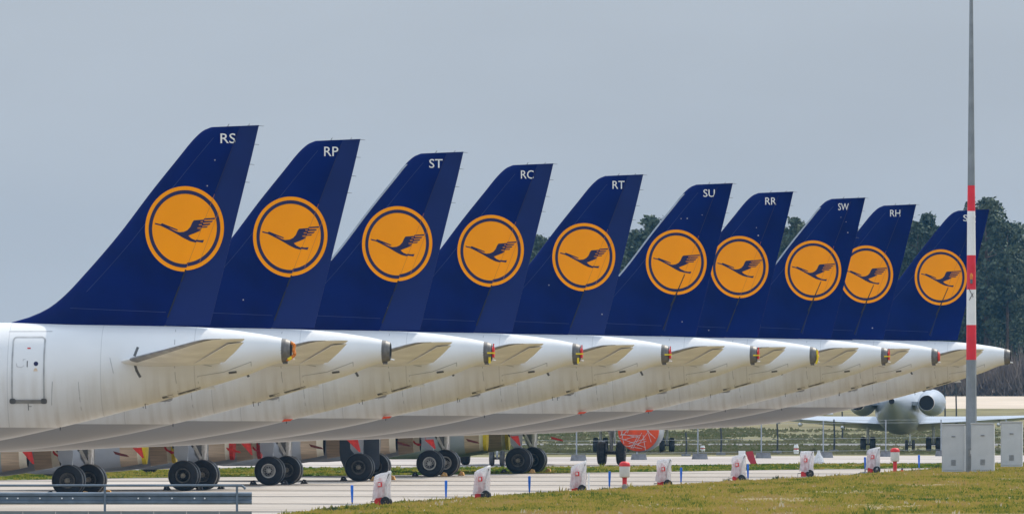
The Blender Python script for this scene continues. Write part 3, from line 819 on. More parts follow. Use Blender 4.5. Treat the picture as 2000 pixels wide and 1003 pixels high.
for k in range(4, 10):
    x, y = loc2w(k, .85 if k != 9 else .75, 3.8)
    mb = MB(); mb.slab([(0, .02), (.52, -.12), (.60, -.20), (.35, -.17), (.08, -.10)], 0, .03, M_redf if k in (5, 9) else M_maroon)
    o = obj('pin_flag', mb.mesh('pin_flag'), None, label='small dark red pin flag right of the wheels of airliner %s' % (PL[k][0] if k < 9 else 'S at the far end'), category='flag', group='gear pin flags'); o.location = (x, y - .5, 1.62)
for k in (2, 3, 5, 6):
    x, y = loc2w(k, XE - 6.45, -.35)
    mb = MB(); mb.slab([(-.18, -.05), (.10, -.02), (.20, .05), (-.10, .04)], -.03, .03, M_ocov)
    o = obj('vent_cover', mb.mesh('vent_cover'), None, label='small orange cover under the belly of the airliner lettered %s' % PL[k][0], category='cover', group='orange belly covers'); o.location = (x, y - .12, 2.97)

def chock_mesh(m):
    mb = MB()
    mb.add([(-.14, -.22, 0), (.14, -.22, 0), (.09, -.22, .15), (-.02, -.22, .18), (-.14, .22, 0), (.14, .22, 0), (.09, .22, .15), (-.02, .22, .18)],
           [[0,1,2,3],[4,5,6,7],[0,1,5,4],[1,2,6,5],[2,3,7,6],[3,0,4,7]], m)
    mb.tube((.0, -.26, .09), (.0, .26, .09), .015, .015, M_net, 6)
    return mb.mesh('wheel_chock', 30)
CH = {0: chock_mesh(M_chock), 1: chock_mesh(M_chockd)}
for k in range(4, 10):
    dark = k in (5, 6)
    nm = PL[k][0] if k < 9 else 'S at the far end'
    for q, (x, y, side) in enumerate(((.62, -4.25, 'right of the near wheel'), (.62, 4.2, 'right of the far wheel'), (-.62, -4.25, 'left of the near wheel'))):
        X, Y = loc2w(k, x, y)
        d = dark or q == 2
        o = obj('wheel_chock', CH[1 if d else 0], None, label='%s chock %s of airliner %s' % ('black rubber' if d else 'yellow wooden', side, nm), category='wheel chock', group='chocks at the main wheels')
        o.location = (X, Y, .03); o.rotation_euler = (0, 0, -R(TH) + (math.pi if q == 2 else 0))
    if k < 9:
        pass

# ------------------------------------------------------------------ ground
def sheet(name, P, z, m, kind='structure', **props):
    tris = tessellate_polygon([[Vector((p[0], p[1], 0)) for p in P]])
    me = bpy.data.meshes.new(name)
    me.from_pydata([(p[0], p[1], z) for p in P], [], [list(t) for t in tris]); me.materials.append(m)
    bm = bmesh.new(); bm.from_mesh(me)
    for f in bm.faces:
        f.normal_update()
        if f.normal.z < 0: f.normal_flip()
    bm.to_mesh(me); bm.free()
    return obj(name, me, None, kind=kind, **props)
def rise(Y):
    return 0.0 if Y < 1650 else (Y - 1650) * 2.05 / 950 if Y < 2600 else 2.05
G_field = ground_mat('field_soil_grass', [(0.12, 0.13, 0.045), (0.19, 0.165, 0.08), (0.24, 0.20, 0.11)], 0.02, (1.2, 0.35, 1), scale2=0.5)
G_conc = ground_mat('apron_concrete', [(0.32, 0.28, 0.24), (0.39, 0.34, 0.295), (0.44, 0.39, 0.34)], 0.05, (1.0, 0.6, 1), scale2=0.7, fine=0.10)
G_conc2 = ground_mat('taxiway_concrete', [(0.34, 0.30, 0.275), (0.42, 0.375, 0.34), (0.47, 0.425, 0.385)], 0.05, (0.4, 0.25, 1), scale2=0.6, fine=0.12)
G_road = ground_mat('road_asphalt', [(0.16, 0.155, 0.15), (0.21, 0.205, 0.20)], 0.05, scale2=0.5, fine=0.15)
G_sand = ground_mat('bare_sand', [(0.45, 0.38, 0.30), (0.55, 0.46, 0.37)], 0.02, (1, .3, 1), fine=0.1)
G_tan = ground_mat('dry_meadow', [(0.16, 0.145, 0.06), (0.24, 0.20, 0.11), (0.20, 0.17, 0.09)], 0.02, (1, .2, 1), scale2=0.3, fine=0.3)
G_green = ground_mat('verge_green', [(0.10, 0.145, 0.03), (0.15, 0.19, 0.04), (0.17, 0.18, 0.06)], 0.06, (1, .3, 1), scale2=0.9)
G_olive = ground_mat('meadow_olive', [(0.10, 0.115, 0.05), (0.14, 0.15, 0.06), (0.19, 0.165, 0.09)], 0.03, (1, .25, 1), scale2=0.4, fine=0.35)
G_grass = ground_mat('bank_soil_grass', [(0.20, 0.17, 0.07), (0.27, 0.21, 0.10), (0.30, 0.22, 0.12)], 0.25, (1, .3, 1), scale2=1.5, fine=0.3)

def add_dark_bands(m, spacing, ang):  # wavy dark bands across the concrete, fading in and out
    t = m.node_tree; b = t.nodes['Principled BSDF']; L = t.links
    src = [l for l in t.links if l.to_socket == b.inputs['Base Color']][0].from_socket
    tc = t.nodes.new('ShaderNodeTexCoord'); mp = t.nodes.new('ShaderNodeMapping'); mp.inputs['Rotation'].default_value = (0, 0, ang); L.new(tc.outputs['Object'], mp.inputs[0])
    nz = t.nodes.new('ShaderNodeTexNoise'); nz.inputs['Scale'].default_value = .16; nz.inputs['Detail'].default_value = 3; L.new(mp.outputs[0], nz.inputs['Vector'])
    sx = t.nodes.new('ShaderNodeSeparateXYZ'); L.new(mp.outputs[0], sx.inputs[0])
    a = t.nodes.new('ShaderNodeMath'); a.operation = 'MULTIPLY_ADD'; L.new(nz.outputs['Fac'], a.inputs[0]); a.inputs[1].default_value = 5.0; L.new(sx.outputs[1], a.inputs[2])
    p = t.nodes.new('ShaderNodeMath'); p.operation = 'PINGPONG'; L.new(a.outputs[0], p.inputs[0]); p.inputs[1].default_value = spacing
    r = t.nodes.new('ShaderNodeMapRange'); L.new(p.outputs[0], r.inputs[0]); r.inputs[1].default_value = .9; r.inputs[2].default_value = 2.2; r.inputs[3].default_value = .55; r.inputs[4].default_value = 0.0
    n2 = t.nodes.new('ShaderNodeTexNoise'); n2.inputs['Scale'].default_value = .045; L.new(mp.outputs[0], n2.inputs['Vector'])
    r2 = t.nodes.new('ShaderNodeMapRange'); L.new(n2.outputs['Fac'], r2.inputs[0]); r2.inputs[1].default_value = .42; r2.inputs[2].default_value = .58
    q = t.nodes.new('ShaderNodeMath'); q.operation = 'MULTIPLY'; L.new(r.outputs[0], q.inputs[0]); L.new(r2.outputs[0], q.inputs[1])
    mx = t.nodes.new('ShaderNodeMix'); mx.data_type = 'RGBA'; L.new(q.outputs[0], mx.inputs[0]); L.new(src, mx.inputs[6]); mx.inputs[7].default_value = (.14, .13, .13, 1)
    L.new(mx.outputs[2], b.inputs['Base Color'])
add_dark_bands(G_conc, 17.0, R(4.5)); add_dark_bands(G_conc2, 14.0, R(-6))

# one ground sheet to beyond the wood, rising gently past the airfield
me = bpy.data.meshes.new('ground'); ys = [-60, 400, 800, 1200, 1650, 2600, 4200]; xs = [-700, -200, 0, 200, 700]
me.from_pydata([(x, y, rise(y) - .06) for y in ys for x in xs], [], [[j*5+i, j*5+i+1, (j+1)*5+i+1, (j+1)*5+i] for j in range(6) for i in range(4)]); me.materials.append(G_field)
obj('ground', me, None, kind='structure')
def strip(name, y0, y1, m, lift=0.0, skew=0.0, **props):
    "band of ground between two distances, following the rise"
    ys = [y0 + (y1 - y0) * i / 4 for i in range(5)]
    me = bpy.data.meshes.new(name)
    me.from_pydata([(x, y + skew * x, rise(y) - .04 + lift) for y in ys for x in (-260, 260)], [], [[2*i, 2*i+1, 2*i+3, 2*i+2] for i in range(4)]); me.materials.append(m)
    return obj(name, me, None, kind='structure', **props)
strip('bare_earth', 2230, 2560, G_sand)
strip('meadow', 1860, 2230, G_tan)
strip('field', 1620, 1858, G_olive)
strip('service_road', 1570, 1612, G_road, skew=.05)
strip('verge', 1410, 1560, G_olive, .01)
# cross taxiway and the green strip between it and the apron, in plan
up = [(-60, 921), (240, 920), (500, 914), (820, 914), (1240, 911), (1500, 907), (2060, 904)]
lowr = [(-60, 938), (75, 936), (240, 933), (500, 930), (820, 927), (1240, 921), (1500, 917), (1750, 914), (2060, 911)]
top2 = [(2060, 888), (1500, 890), (1000, 892), (400, 893), (-60, 893)]
def ext(P, far):
    a, b = P[0], P[-1]
    return P
gu = [G(*p) for p in up]; gl = [G(*p) for p in lowr]; gt = [G(*p) for p in top2]
def widen(L, dx, sgn=1):
    "continue a line of ground points outwards at both ends"
    (x0, y0), (x1, y1) = L[0], L[1]; k0 = (y1 - y0) / (x1 - x0)
    (x2, y2), (x3, y3) = L[-2], L[-1]; k1 = (y3 - y2) / (x3 - x2)
    d0 = -dx if x0 < x3 else dx
    return [(x0 + d0, y0 + k0 * d0 * .2)] + L + [(x3 - d0, y3 - k1 * d0 * .2)]
gu2, gl2, gt2 = widen(gu, 120), widen(gl, 120), widen(gt, 120)
sheet('taxiway', gu2 + gt2, .0, G_conc2)
sheet('grass_strip', gl2 + gu2[::-1], .02, G_green, kind='stuff', label='bright green grass strip between the apron and the far taxiway', category='grass')
sheet('apron', [(-200, 500), (30, 500)] + [(60, 900), (90, 1180)] + gl2[::-1][1:-1] + [gl2[0], (-200, 1000)], 0.0, G_conc)

sh = [(x, y) for x, y in zip([p[0] for p in gu2], [p[1] for p in gu2])]
sheet('kerb_shade', sh + [(x, y + 16) for x, y in sh[::-1]], .012, G_road)  # grey strip laid in for the shaded side of the taxiway kerb

# foreground grass bank
edge = [(540, 1012), (640, 997), (750, 985), (880, 978), (1000, 969), (1130, 962), (1250, 953), (1400, 946), (1500, 941), (1620, 934), (1700, 928), (1780, 922), (1850, 918), (1960, 912), (2100, 905)]
ge = [G(*p) for p in edge]
def edge_x(Y):
    "x of the bank's edge at distance Y"
    for (xa, ya), (xb, yb) in zip(ge, ge[1:]):
        if ya <= Y <= yb: return xa + (xb - xa) * (Y - ya) / (yb - ya)
    if Y < ge[0][1]: return ge[0][0] - (ge[0][1] - Y) * .072
    return ge[-1][0] + (Y - ge[-1][1]) * .075
def bank_h(x, Y):
    d = max(0.0, x - edge_x(Y))
    h = .32 * (1 - math.exp(-d / 5.0)) * min(1.0, max(0, (Y - 700) / 300))
    return h + .04 * math.sin(x * .9) * math.sin(Y * .07) * min(1, d / 3)
bmv, bmf = [], []
YS = [600 + 12 * i for i in range(62)]; DX = [0, .4, .8, 1.4, 2.2, 3.2, 4.5, 6, 8, 11, 15, 20, 28, 40, 60]
for Y in YS:
    for d in DX:
        x = edge_x(Y) + d; bmv.append((x, Y, bank_h(x, Y) + .012))
for j in range(len(YS) - 1):
    for i in range(len(DX) - 1):
        a = j * len(DX) + i; bmf.append([a, a + 1, a + 1 + len(DX), a + len(DX)])
me = bpy.data.meshes.new('grass_bank'); me.from_pydata(bmv, [], bmf); me.materials.append(G_grass)
me.polygons.foreach_set('use_smooth', [True] * len(me.polygons))
obj('grass_bank', me, None, kind='structure')

def blade_mat():
    m = bpy.data.materials.new('grass_blades'); m.use_nodes = True; t = m.node_tree; b = t.nodes['Principled BSDF']; o = t.nodes['Material Output']
    b.inputs['Roughness'].default_value = .7; b.inputs['Specular IOR Level'].default_value = .2
    at = t.nodes.new('ShaderNodeAttribute'); at.attribute_name = 'tone'
    rp = t.nodes.new('ShaderNodeValToRGB'); el = rp.color_ramp.elements
    cols = [(0, (0.06, 0.12, 0.012)), (.25, (0.23, 0.22, 0.028)), (.5, (0.35, 0.285, 0.05)), (.75, (0.39, 0.27, 0.085)), (.93, (0.36, 0.25, 0.11)), (1, (0.50, 0.45, 0.33))]
    el[0].position = 0; el[0].color = (*cols[0][1], 1); el[1].position = 1; el[1].color = (*cols[-1][1], 1)
    for p, c in cols[1:-1]: e = el.new(p); e.color = (*c, 1)
    t.links.new(at.outputs['Fac'], rp.inputs[0]); t.links.new(rp.outputs[0], b.inputs['Base Color'])
    tl = t.nodes.new('ShaderNodeBsdfTranslucent'); t.links.new(rp.outputs[0], tl.inputs[0])
    mx = t.nodes.new('ShaderNodeMixShader'); mx.inputs[0].default_value = .38
    t.links.new(b.outputs[0], mx.inputs[1]); t.links.new(tl.outputs[0], mx.inputs[2]); t.links.new(mx.outputs[0], o.inputs[0])
    return m
M_blade = blade_mat()
def vnoise(x, y, s):
    def h(i, j): return (math.sin(i * 127.1 + j * 311.7 + s * 74.7) * 43758.5453) % 1.0
    i, j = math.floor(x), math.floor(y); u, v = x - i, y - j; u = u*u*(3-2*u); v = v*v*(3-2*v)
    return (h(i, j) * (1-u) + h(i+1, j) * u) * (1-v) + (h(i, j+1) * (1-u) + h(i+1, j+1) * u) * v
def grass(name, pts, hmin, hmax, wd, toneoff, label, m=None):
    V, Fc, T = [], [], []
    rnd = random.Random(11)
    for x, y, z in pts:
        n = .5 * vnoise(x * .35, y * .045, 1) + .3 * vnoise(x * 1.3, y * .16, 2) + .2 * vnoise(x * 4, y * .5, 3)
        tone = min(max((n - .5) * 1.25 + .46 + toneoff + rnd.gauss(0, .15), 0), .97)
        if rnd.random() < .004: tone = 1.0
        hh = rnd.uniform(hmin, hmax) * (0.6 + .9 * vnoise(x * 2, y * .4, 5))
        if rnd.random() < .02: hh *= 1.9
        for q in range(3):
            a = rnd.uniform(-.6, .6) if q else 0; dx = rnd.uniform(-.10, .10); dy = rnd.uniform(-.1, .1); l = rnd.uniform(-.6, .6) * hh
            w = wd * rnd.uniform(.6, 1.4); c, s_ = math.cos(a) * w, math.sin(a) * w
            o = len(V)
            V += [(x + dx - c, y + dy - s_, z - .03), (x + dx + c, y + dy + s_, z - .03), (x + dx + l, y + dy, z + hh * rnd.uniform(.6, 1))]
            Fc.append((o, o + 1, o + 2)); t_ = min(max(tone + rnd.gauss(0, .05), 0), 1); T += [t_] * 3
    me = bpy.data.meshes.new(name); me.from_pydata(V, [], Fc); me.materials.append(m or M_blade)
    at = me.attributes.new('tone', 'FLOAT', 'POINT'); at.data.foreach_set('value', T)
    return obj(name, me, None, kind='stuff', label=label, category='grass')
pts = []
rnd = random.Random(5)
while len(pts) < 62000:
    Y = 800 + 420 * rnd.random() ** 1.3
    xr = 1000 / F * Y * 1.04 + 1; e = edge_x(Y)
    if e > xr: continue
    x = e - .15 + (xr - e + .15) * (rnd.random() if rnd.random() > .12 else rnd.random() ** 3)
    pts.append((x, Y, bank_h(x, Y)))
grass('grass', pts, .05, .13, .05, 0.0, 'yellowing short grass on the bank in the foreground')
pts = []
while len(pts) < 9000:
    i = rnd.randrange(len(gl) - 1)
    Y0 = 1060 + 190 * rnd.random(); x = XY(rnd.uniform(-40, 2050), Y0)
    # inside the green strip?
    def yat(L, x):
        for (xa, ya), (xb, yb) in zip(L, L[1:]):
            if min(xa, xb) <= x <= max(xa, xb): return ya + (yb - ya) * (x - xa) / (xb - xa)
        return None
    a, b = yat(gl, x), yat(gu, x)
    if a and b and a < Y0 < b: pts.append((x, Y0, .02))
grass('strip_grass', pts, .04, .10, .07, -.22, 'bright green tufts on the strip behind the parked airliners')
M_field = mat('field_blades', (0.13, 0.15, 0.05), .8, var=.3, scale=.05, col2=(0.30, 0.25, 0.15), spec=.1)
pts = []
while len(pts) < 11000:
    Y0 = 1415 + 420 * rnd.random() ** 1.2; x = XY(rnd.uniform(850, 2060), Y0)
    if 1565 < Y0 < 1615: continue
    if vnoise(x * .25, Y0 * .03, 9) + .35 * rnd.random() < .55: continue
    pts.append((x, Y0, rise(Y0) - .03))
grass('field_grass', pts, .04, .17, .10, -.06, 'mottled olive grass on the far field beyond the fence', M_field)
# weeds standing at the edge of the bank
wd = random.Random(21)
for n, (px, py, h) in enumerate([(1405, 945, .32), (1500, 941, .30), (1618, 934, .22), (1815, 917, .30), (626, 1001, .25), (1160, 961, .2)]):
    x, Y = G(px, py); x += .4
    mb = MB()
    for q in range(60):
        a = wd.uniform(0, 6.28); r = abs(wd.gauss(0, .22)); bx, by = r * math.cos(a), r * math.sin(a); hh = h * wd.uniform(.4, 1.1) * max(.3, 1 - r)
        l = wd.uniform(-.15, .15); ww = wd.uniform(.02, .045)
        mb.add([(bx - ww, by, 0), (bx + ww, by, 0), (bx + l, by + .02, hh)], [[0, 1, 2]], M_weed if q else M_weed) if 'M_weed' in globals() else None
    if n == 0: 
        M_weed = mat('weed_green', (0.045, 0.075, 0.02), .8, var=.3, scale=6)
        for q in range(60):
            a = wd.uniform(0, 6.28); r = abs(wd.gauss(0, .22)); bx, by = r * math.cos(a), r * math.sin(a); hh = h * wd.uniform(.4, 1.1) * max(.3, 1 - r)
            mb.add([(bx - .03, by, 0), (bx + .03, by, 0), (bx + wd.uniform(-.15, .15), by, hh)], [[0, 1, 2]], M_weed)
    labs = ['dark green weed tuft in front of the red panel', 'dark weed tuft between two wrapped extinguishers on the bank', 'low weed tuft left of the blue marker', 'weed tuft just left of the grey cabinets', 'weed tuft at the lower left end of the grass', 'small weed tuft beside the thin white rod']
    o = obj('weed', mb.mesh('weed', 0), None, label=labs[n], category='weed', group='weeds along the grass edge'); o.location = (x, Y, bank_h(x, Y))

# ------------------------------------------------------------------ wheeled extinguishers wrapped in plastic
def make_tank():
    mb = MB(); mb.rev([(0, .10), (.03, .16), (.60, .16), (.70, .10), (.76, .04), (.80, .04)], 'z', (-.08, 0, .16), 20, lambda k: M_red)
    mb.box(-.26, -.02, -.15, .15, .04, .24, M_red, .03); mb.box(-.40, -.25, -.02, .02, .16, .19, M_strutd); mb.box(-.40, -.38, -.02, .02, .0, .18, M_strutd)
    return mb.mesh('tank', 40)
def make_frame():
    mb = MB()
    for s in (-.16, .16):
        mb.tube((.06, s, .10), (.12, s, .75), .014, .014, M_strutd, 8); mb.tube((.12, s, .75), (.24, s, 1.10), .014, .014, M_strutd, 8)
    mb.tube((.24, -.16, 1.10), (.24, .16, 1.10), .014, .014, M_strutd, 8); mb.tube((.12, -.26, .17), (.12, .26, .17), .015, .015, M_strutd, 8)
    return mb.mesh('push_frame', 40)
def make_bag(seed, lean):
    rnd = random.Random(seed); mb = MB(); n = 18
    lv = [(.24, .31, .25, -.03), (.45, .29, .24, -.02), (.65, .28, .23, 0), (.82, .28, .22, .0), (.95, .29, .21, .0), (1.06, .285, .19, .01), (1.12, .25, .14, .02)]
    vs = []
    for k, (z, rx, ry, cx) in enumerate(lv):
        for i in range(n):
            a = 2 * math.pi * i / n; ca_, sa_ = math.cos(a), math.sin(a)
            q = (abs(ca_) ** 3 + abs(sa_) ** 3) ** (-1 / 3)
            jr = 1 + rnd.uniform(-.06, .06) + .05 * math.sin(5 * a + seed)
            zz = z + (lean * .09 * ca_ if k >= 4 else 0) + rnd.uniform(-.02, .02)
            if k == 0: zz += rnd.uniform(-.06, .06)
            vs.append((cx + rx * q * ca_ * jr, ry * q * sa_ * jr, zz))
    fs = [[k*n+i, k*n+(i+1) % n, (k+1)*n+(i+1) % n, (k+1)*n+i] for k in range(len(lv)-1) for i in range(n)]
    fs.append([(len(lv)-1)*n+i for i in range(n)])
    mb.add(vs, fs, M_bag)
    return mb.mesh('plastic_cover', 28)
def make_tag():
    mb = MB(); mb.box(-.12, .02, -.262, -.255, .66, .82, M_red)
    mb.box(-.10, -.075, -.268, -.263, .69, .79, M_white); mb.box(-.06, -.03, -.268, -.263, .69, .79, M_white); mb.box(-.10, -.03, -.2695, -.2685, .77, .79, M_white)
    return mb.mesh('sticker', 0)
WR = [(747, 988, 1, 'largest wrapped extinguisher, nearest and leftmost on the grass edge'),
      (942, 975, 1.3, 'wrapped red extinguisher with its bag corner pointing up right, second from left'),
      (1130, 963, 1.4, 'wrapped red extinguisher just left of the thin white rod'),
      (1297, 952, .3, 'wrapped extinguisher right of the nearer red and white beacon'),
      (1443, 942, .5, 'wrapped extinguisher below the small red panel'),
      (1576, 931.5, 0, 'wrapped extinguisher partly behind a blue marker, beside a loose white bag'),
      (1706, 924, .8, 'wrapped extinguisher left of the farther red and white beacon')]
for n, (px, py, lean, lab) in enumerate(WR):
    x, Y = G(px, py, .02)
    t = empty('fire_extinguisher', (x, Y, .02), R(-8 + 4 * n % 13), label='white plastic ' + lab if not lab.startswith('largest') else lab, category='fire extinguisher', group='wheeled extinguishers wrapped in plastic')
    part('tank', 'tank', make_tank, t); part('push_frame', 'pf', make_frame, t)
    for q in (-.22, .22):
        wq = part('wheel', 'ew', lambda: make_wheel(.17, .07, False), t); wq.location = (.13, q, .17)
    part('plastic_cover', 'bag%d' % n, lambda: make_bag(n * 5 + 2, lean), t)
    part('sticker', 'tag', make_tag, t)

# ------------------------------------------------------------------ blue edge markers
MK = [(688, 950, 989, 'by the left end of the grass, leftmost of the blue markers'), (871, 940, 978, 'between the first two wrapped extinguishers'), (1034, 931, 968, 'right of the second wrapped extinguisher'),
      (1190, 922, 957, 'just left of the nearer beacon'), (1330, 914, 948, 'right of the fourth wrapped extinguisher'), (1461, 907, 940, 'beneath the red panel'), (1580, 903, 931, 'in front of a wrapped extinguisher'),
      (1690, 896, 924, 'just left of the last wrapped extinguisher'), (1795, 890, 919, 'between the farther beacon and the grey cabinets')]
def make_stick():
    mb = MB(); mb.rev([(.16, .030), (.26, .034), (.50, .046), (.70, .050), (.73, .044), (.74, .01)], 'z', (0, 0, 0), 12, lambda k: M_bluep)
    mb.tube((0, 0, .04), (0, 0, .17), .022, .022, M_strutd, 8)
    return mb.mesh('rod', 40)
def make_mound():
    mb = MB(); mb.rev([(-.02, .36), (.03, .33), (.07, .22), (.09, .06)], 'z', (0, 0, 0), 18, lambda k: M_mound); return mb.mesh('base', 40)
M_mound = mat('marker_base_concrete', (.30, .29, .27), .9, var=.2, scale=5)
for px, y0, y1, lab in MK:
    x, Y = G(px, y1)
    t = empty('edge_marker', (x, Y, 0), 0, label='blue stick marker ' + lab, category='marker post', group='blue edge markers')
    t.rotation_euler = (0, R(random.uniform(-1.5, 1.5)), 0)
    part('rod', 'stick', make_stick, t); part('base', 'mound', make_mound, t)

# ------------------------------------------------------------------ red and white beacons
def beacon(px, py, lab, knob):
    x, Y = G(px, py)
    t = empty('beacon', (x, Y, bank_h(x, Y) * .3), 0, label=lab, category='beacon', group='red and white beacon posts')
    part('post', 'bpost', lambda: MB().rev([(0, .10), (.02, .085), (.54, .085), (.54, .10), (.57, .10)], 'z', (0, 0, 0), 20, lambda k: M_red).mesh('post', 40), t)
    part('drum', 'bdrum', lambda: MB().rev([(.57, .15), (.60, .19), (.64, .195), (.97, .20), (.99, .19)], 'z', (0, 0, 0), 24, lambda k: M_drum).mesh('drum', 40), t)
    part('cap', 'bcap', lambda: MB().rev([(.99, .205), (1.05, .205), (1.12, .18), (1.16, .12), (1.17, .02)], 'z', (0, 0, 0), 24, lambda k: M_red).mesh('cap', 40), t)
    if knob: part('junction_box', 'bknob', lambda: MB().rev([(-.17, .02), (-.16, .10), (-.09, .11), (-.05, .08)], 'y', (0, 0, .22), 18, lambda k: M_mound).mesh('junction_box', 40), t)
M_drum = mat('beacon_drum', (.55, .53, .48), .5, var=.1, scale=5)
beacon(1220, 963, 'nearer beacon post with red cap, grey drum and a round box low on its post', True)
beacon(1748, 926, 'farther beacon post with red cap and pale drum, near the grey cabinets', False)

# thin white rod, loose bag, red panel, white box, cone, markers
x, Y = G(1150, 959); o = obj('rod', MB().tube((0, 0, 0), (0, 0, .72), .03, .025, M_mwhite, 8).tube((-.09, 0, .45), (-.09, 0, .72), .012, .012, M_galv, 6).mesh('rod'), None, label='thin white rod beside the third wrapped extinguisher', category='rod'); o.location = (x, Y, 0)
x, Y = G(1599, 906); 
mb = MB(); mb.rev([(0, .20), (.10, .26), (.30, .22), (.45, .12), (.58, .07), (.66, .08)], 'z', (0, 0, 0), 14, lambda k: M_bag)
o = obj('plastic_bag', mb.mesh('plastic_bag', 25), None, label='loose knotted white plastic bag on the far concrete', category='plastic bag'); o.location = (x, Y, .02)
x, Y = G(1465, 907)
mb = MB(); mb.slab([(-.22, .62), (.12, .66), (.30, .12), (.34, .0), (.04, .0), (-.12, .28)], -.03, .03, M_redp) if 'M_redp' in globals() else None
M_redp = mat('panel_red', (.72, .06, .08), .5, var=.1, scale=4)
mb.slab([(-.22, .62), (.12, .66), (.30, .12), (.34, .0), (.04, .0), (-.12, .28)], -.03, .03, M_redp)
o = obj('red_panel', mb.mesh('red_panel'), None, label='slanting bright red panel standing behind a wrapped extinguisher', category='panel'); o.location = (x, Y, .02)
x, Y = G(1449, 904)
mb = MB(); mb.box(-.17, .17, -.12, .12, .30, .60, M_mwhite, .03).tube((-.1, 0, 0), (-.1, 0, .3), .02, .02, M_galv, 6).tube((.1, 0, 0), (.1, 0, .3), .02, .02, M_galv, 6)
o = obj('white_box', mb.mesh('white_box'), None, label='small white box left of the red panel', category='box'); o.location = (x, Y, .02)
x, Y = G(1762, 928); mb = MB(); mb.rev([(0, .13), (.03, .12), (.04, .08), (.20, .05)], 'z', (0, 0, 0), 12, lambda k: M_ocov if k < 3 else M_ink).rev([(.2, .05), (.27, .03), (.29, .01)], 'z', (0, 0, 0), 12, lambda k: M_ink)
o = obj('marker_cone', mb.mesh('marker_cone'), None, label='tiny dark-tipped orange cone right of the farther beacon', category='cone'); o.location = (x, Y, .05)
for px, py, hgt, lab in ((1555, 886, .5, 'white and dark marker block on the far verge, left of the loose bag'), (1372, 882, .35, 'small pinkish marker block by a fence footing')):
    x, Y = G(px, py); mb = MB(); mb.rev([(0, .13), (hgt * .4, .15), (hgt * .45, .12), (hgt * .6, .12), (hgt * .65, .14), (hgt, .10)], 'z', (0, 0, 0), 12, lambda k: M_mwhite if k != 2 else M_redf)
    o = obj('marker_block', mb.mesh('marker_block'), None, label=lab, category='marker'); o.location = (x, Y, .02)

# ------------------------------------------------------------------ mast and cabinets
YM = F / 46.3
def mz(py): return CAMZ + (HOR - py) * YM / F
xm = XY(1897, YM)
gz = bank_h(xm, YM)
t = empty('mast', (xm, YM, gz), 0, label='tall tapering mast with red and white bands beside the grey cabinets', category='mast')
segs = [(918, M_mast), (702, M_mred), (634, M_mwhite), (565, M_mred), (498, M_mwhite), (412, M_mred), (362, M_mast), (-140, None)]
def mr(py): return lerp_tab([(-140, .045), (0, .062), (240, .098), (362, .155), (700, .215), (918, .245)], py)
for (a, m), (b, _) in zip(segs, segs[1:]):
    mb = MB(); z0, z1 = mz(a) - gz, mz(b) - gz
    if a == 918: z0 = -.05
    mb.rev([(z0 + .001, mr(a)), (z1, mr(b))], 'z', (0, 0, 0), 16 if a <= 702 else 8, lambda k: m)
    obj('shaft' if m is M_mast else 'painted_band', mb.mesh('mast_section', 30), t)
mb = MB(); z = mz(545) - gz; mb.rev([(0, .05), (.12, .07), (.2, .06), (.26, .02)], 'z', (0, -.22, z), 12, lambda k: M_chock2).box(-.05, .05, -.28, -.18, z - .18, z, M_strutd)
obj('warning_lamp', mb.mesh('warning_lamp'), t)
mb = MB()
for pz in (424, 434): z = mz(pz) - gz; mb.rev([(0, .185), (.05, .185)], 'z', (0, 0, z), 16, lambda k: M_mwhite)
mb.tube((-.12, -.20, mz(562) - gz), (.08, -.21, mz(580) - gz), .012, .012, M_black, 6).tube((.08, -.21, mz(572) - gz), (-.10, -.21, mz(586) - gz), .012, .012, M_black, 6)
obj('clamp', mb.mesh('clamp'), t)
mb = MB(); z0, z1 = mz(890) - gz, mz(876) - gz; mb.box(-.12, .12, -.27, -.235, z0, z1, M_cabd).box(-.05, .05, -.285, -.272, z0 + .1, z1 - .05, M_cab)
obj('hatch', mb.mesh('hatch'), t)

def cabinet(px0, px1, py0, py1, Y, lab):
    x0, x1 = XY(px0, Y), XY(px1, Y); W = x1 - x0; z1 = CAMZ + (HOR - py0) * Y / F; z0 = CAMZ + (HOR - py1) * Y / F
    H = z1 - z0; cx = (x0 + x1) / 2
    t = empty('cabinet', (cx, Y, z0 - .03), 0, label=lab, category='electrical cabinet', group='grey electrical cabinets')
    h = W / 2; D = .55
    obj('body', MB().box(-h, h, 0, D, 0, H, M_cab).mesh('body', 0), t)
    obj('door', MB().box(-h + .035, h - .035, -.018, -.002, .06, H - .05, M_cab).mesh('door', 0), t)
    obj('roof', MB().box(-h - .02, h + .03, -.04, D + .04, H + .001, H + .05, M_cab).mesh('roof', 0), t)
    mb = MB()
    for i in range(7): mb.box(-.10, .10, -.032, -.020, .27 + i * .035, .29 + i * .035, M_cabd)
    obj('vent', mb.mesh('vent', 0), t)
    obj('handle', MB().box(-.08, .08, -.045, -.020, H - .50, H - .455, M_cabd, .01).mesh('handle', 0), t)
    obj('sunlit_edge', MB().box(h + .002, h + .04, .0, .06, .02, H - .02, M_mwhite).mesh('sunlit_edge', 0), t)  # white strip stands in for the sunlit right side of the cabinet
cabinet(1840, 1884, 828, 919, YM - 1.5, 'grey electrical cabinet left of the mast foot')
cabinet(1897, 1941, 826, 918, YM - 1.9, 'grey electrical cabinet right of the mast foot, a white strip for its sunlit right side')
cabinet(1955, 1996, 823, 909, YM + 20, 'grey electrical cabinet standing apart at the right edge of the picture')

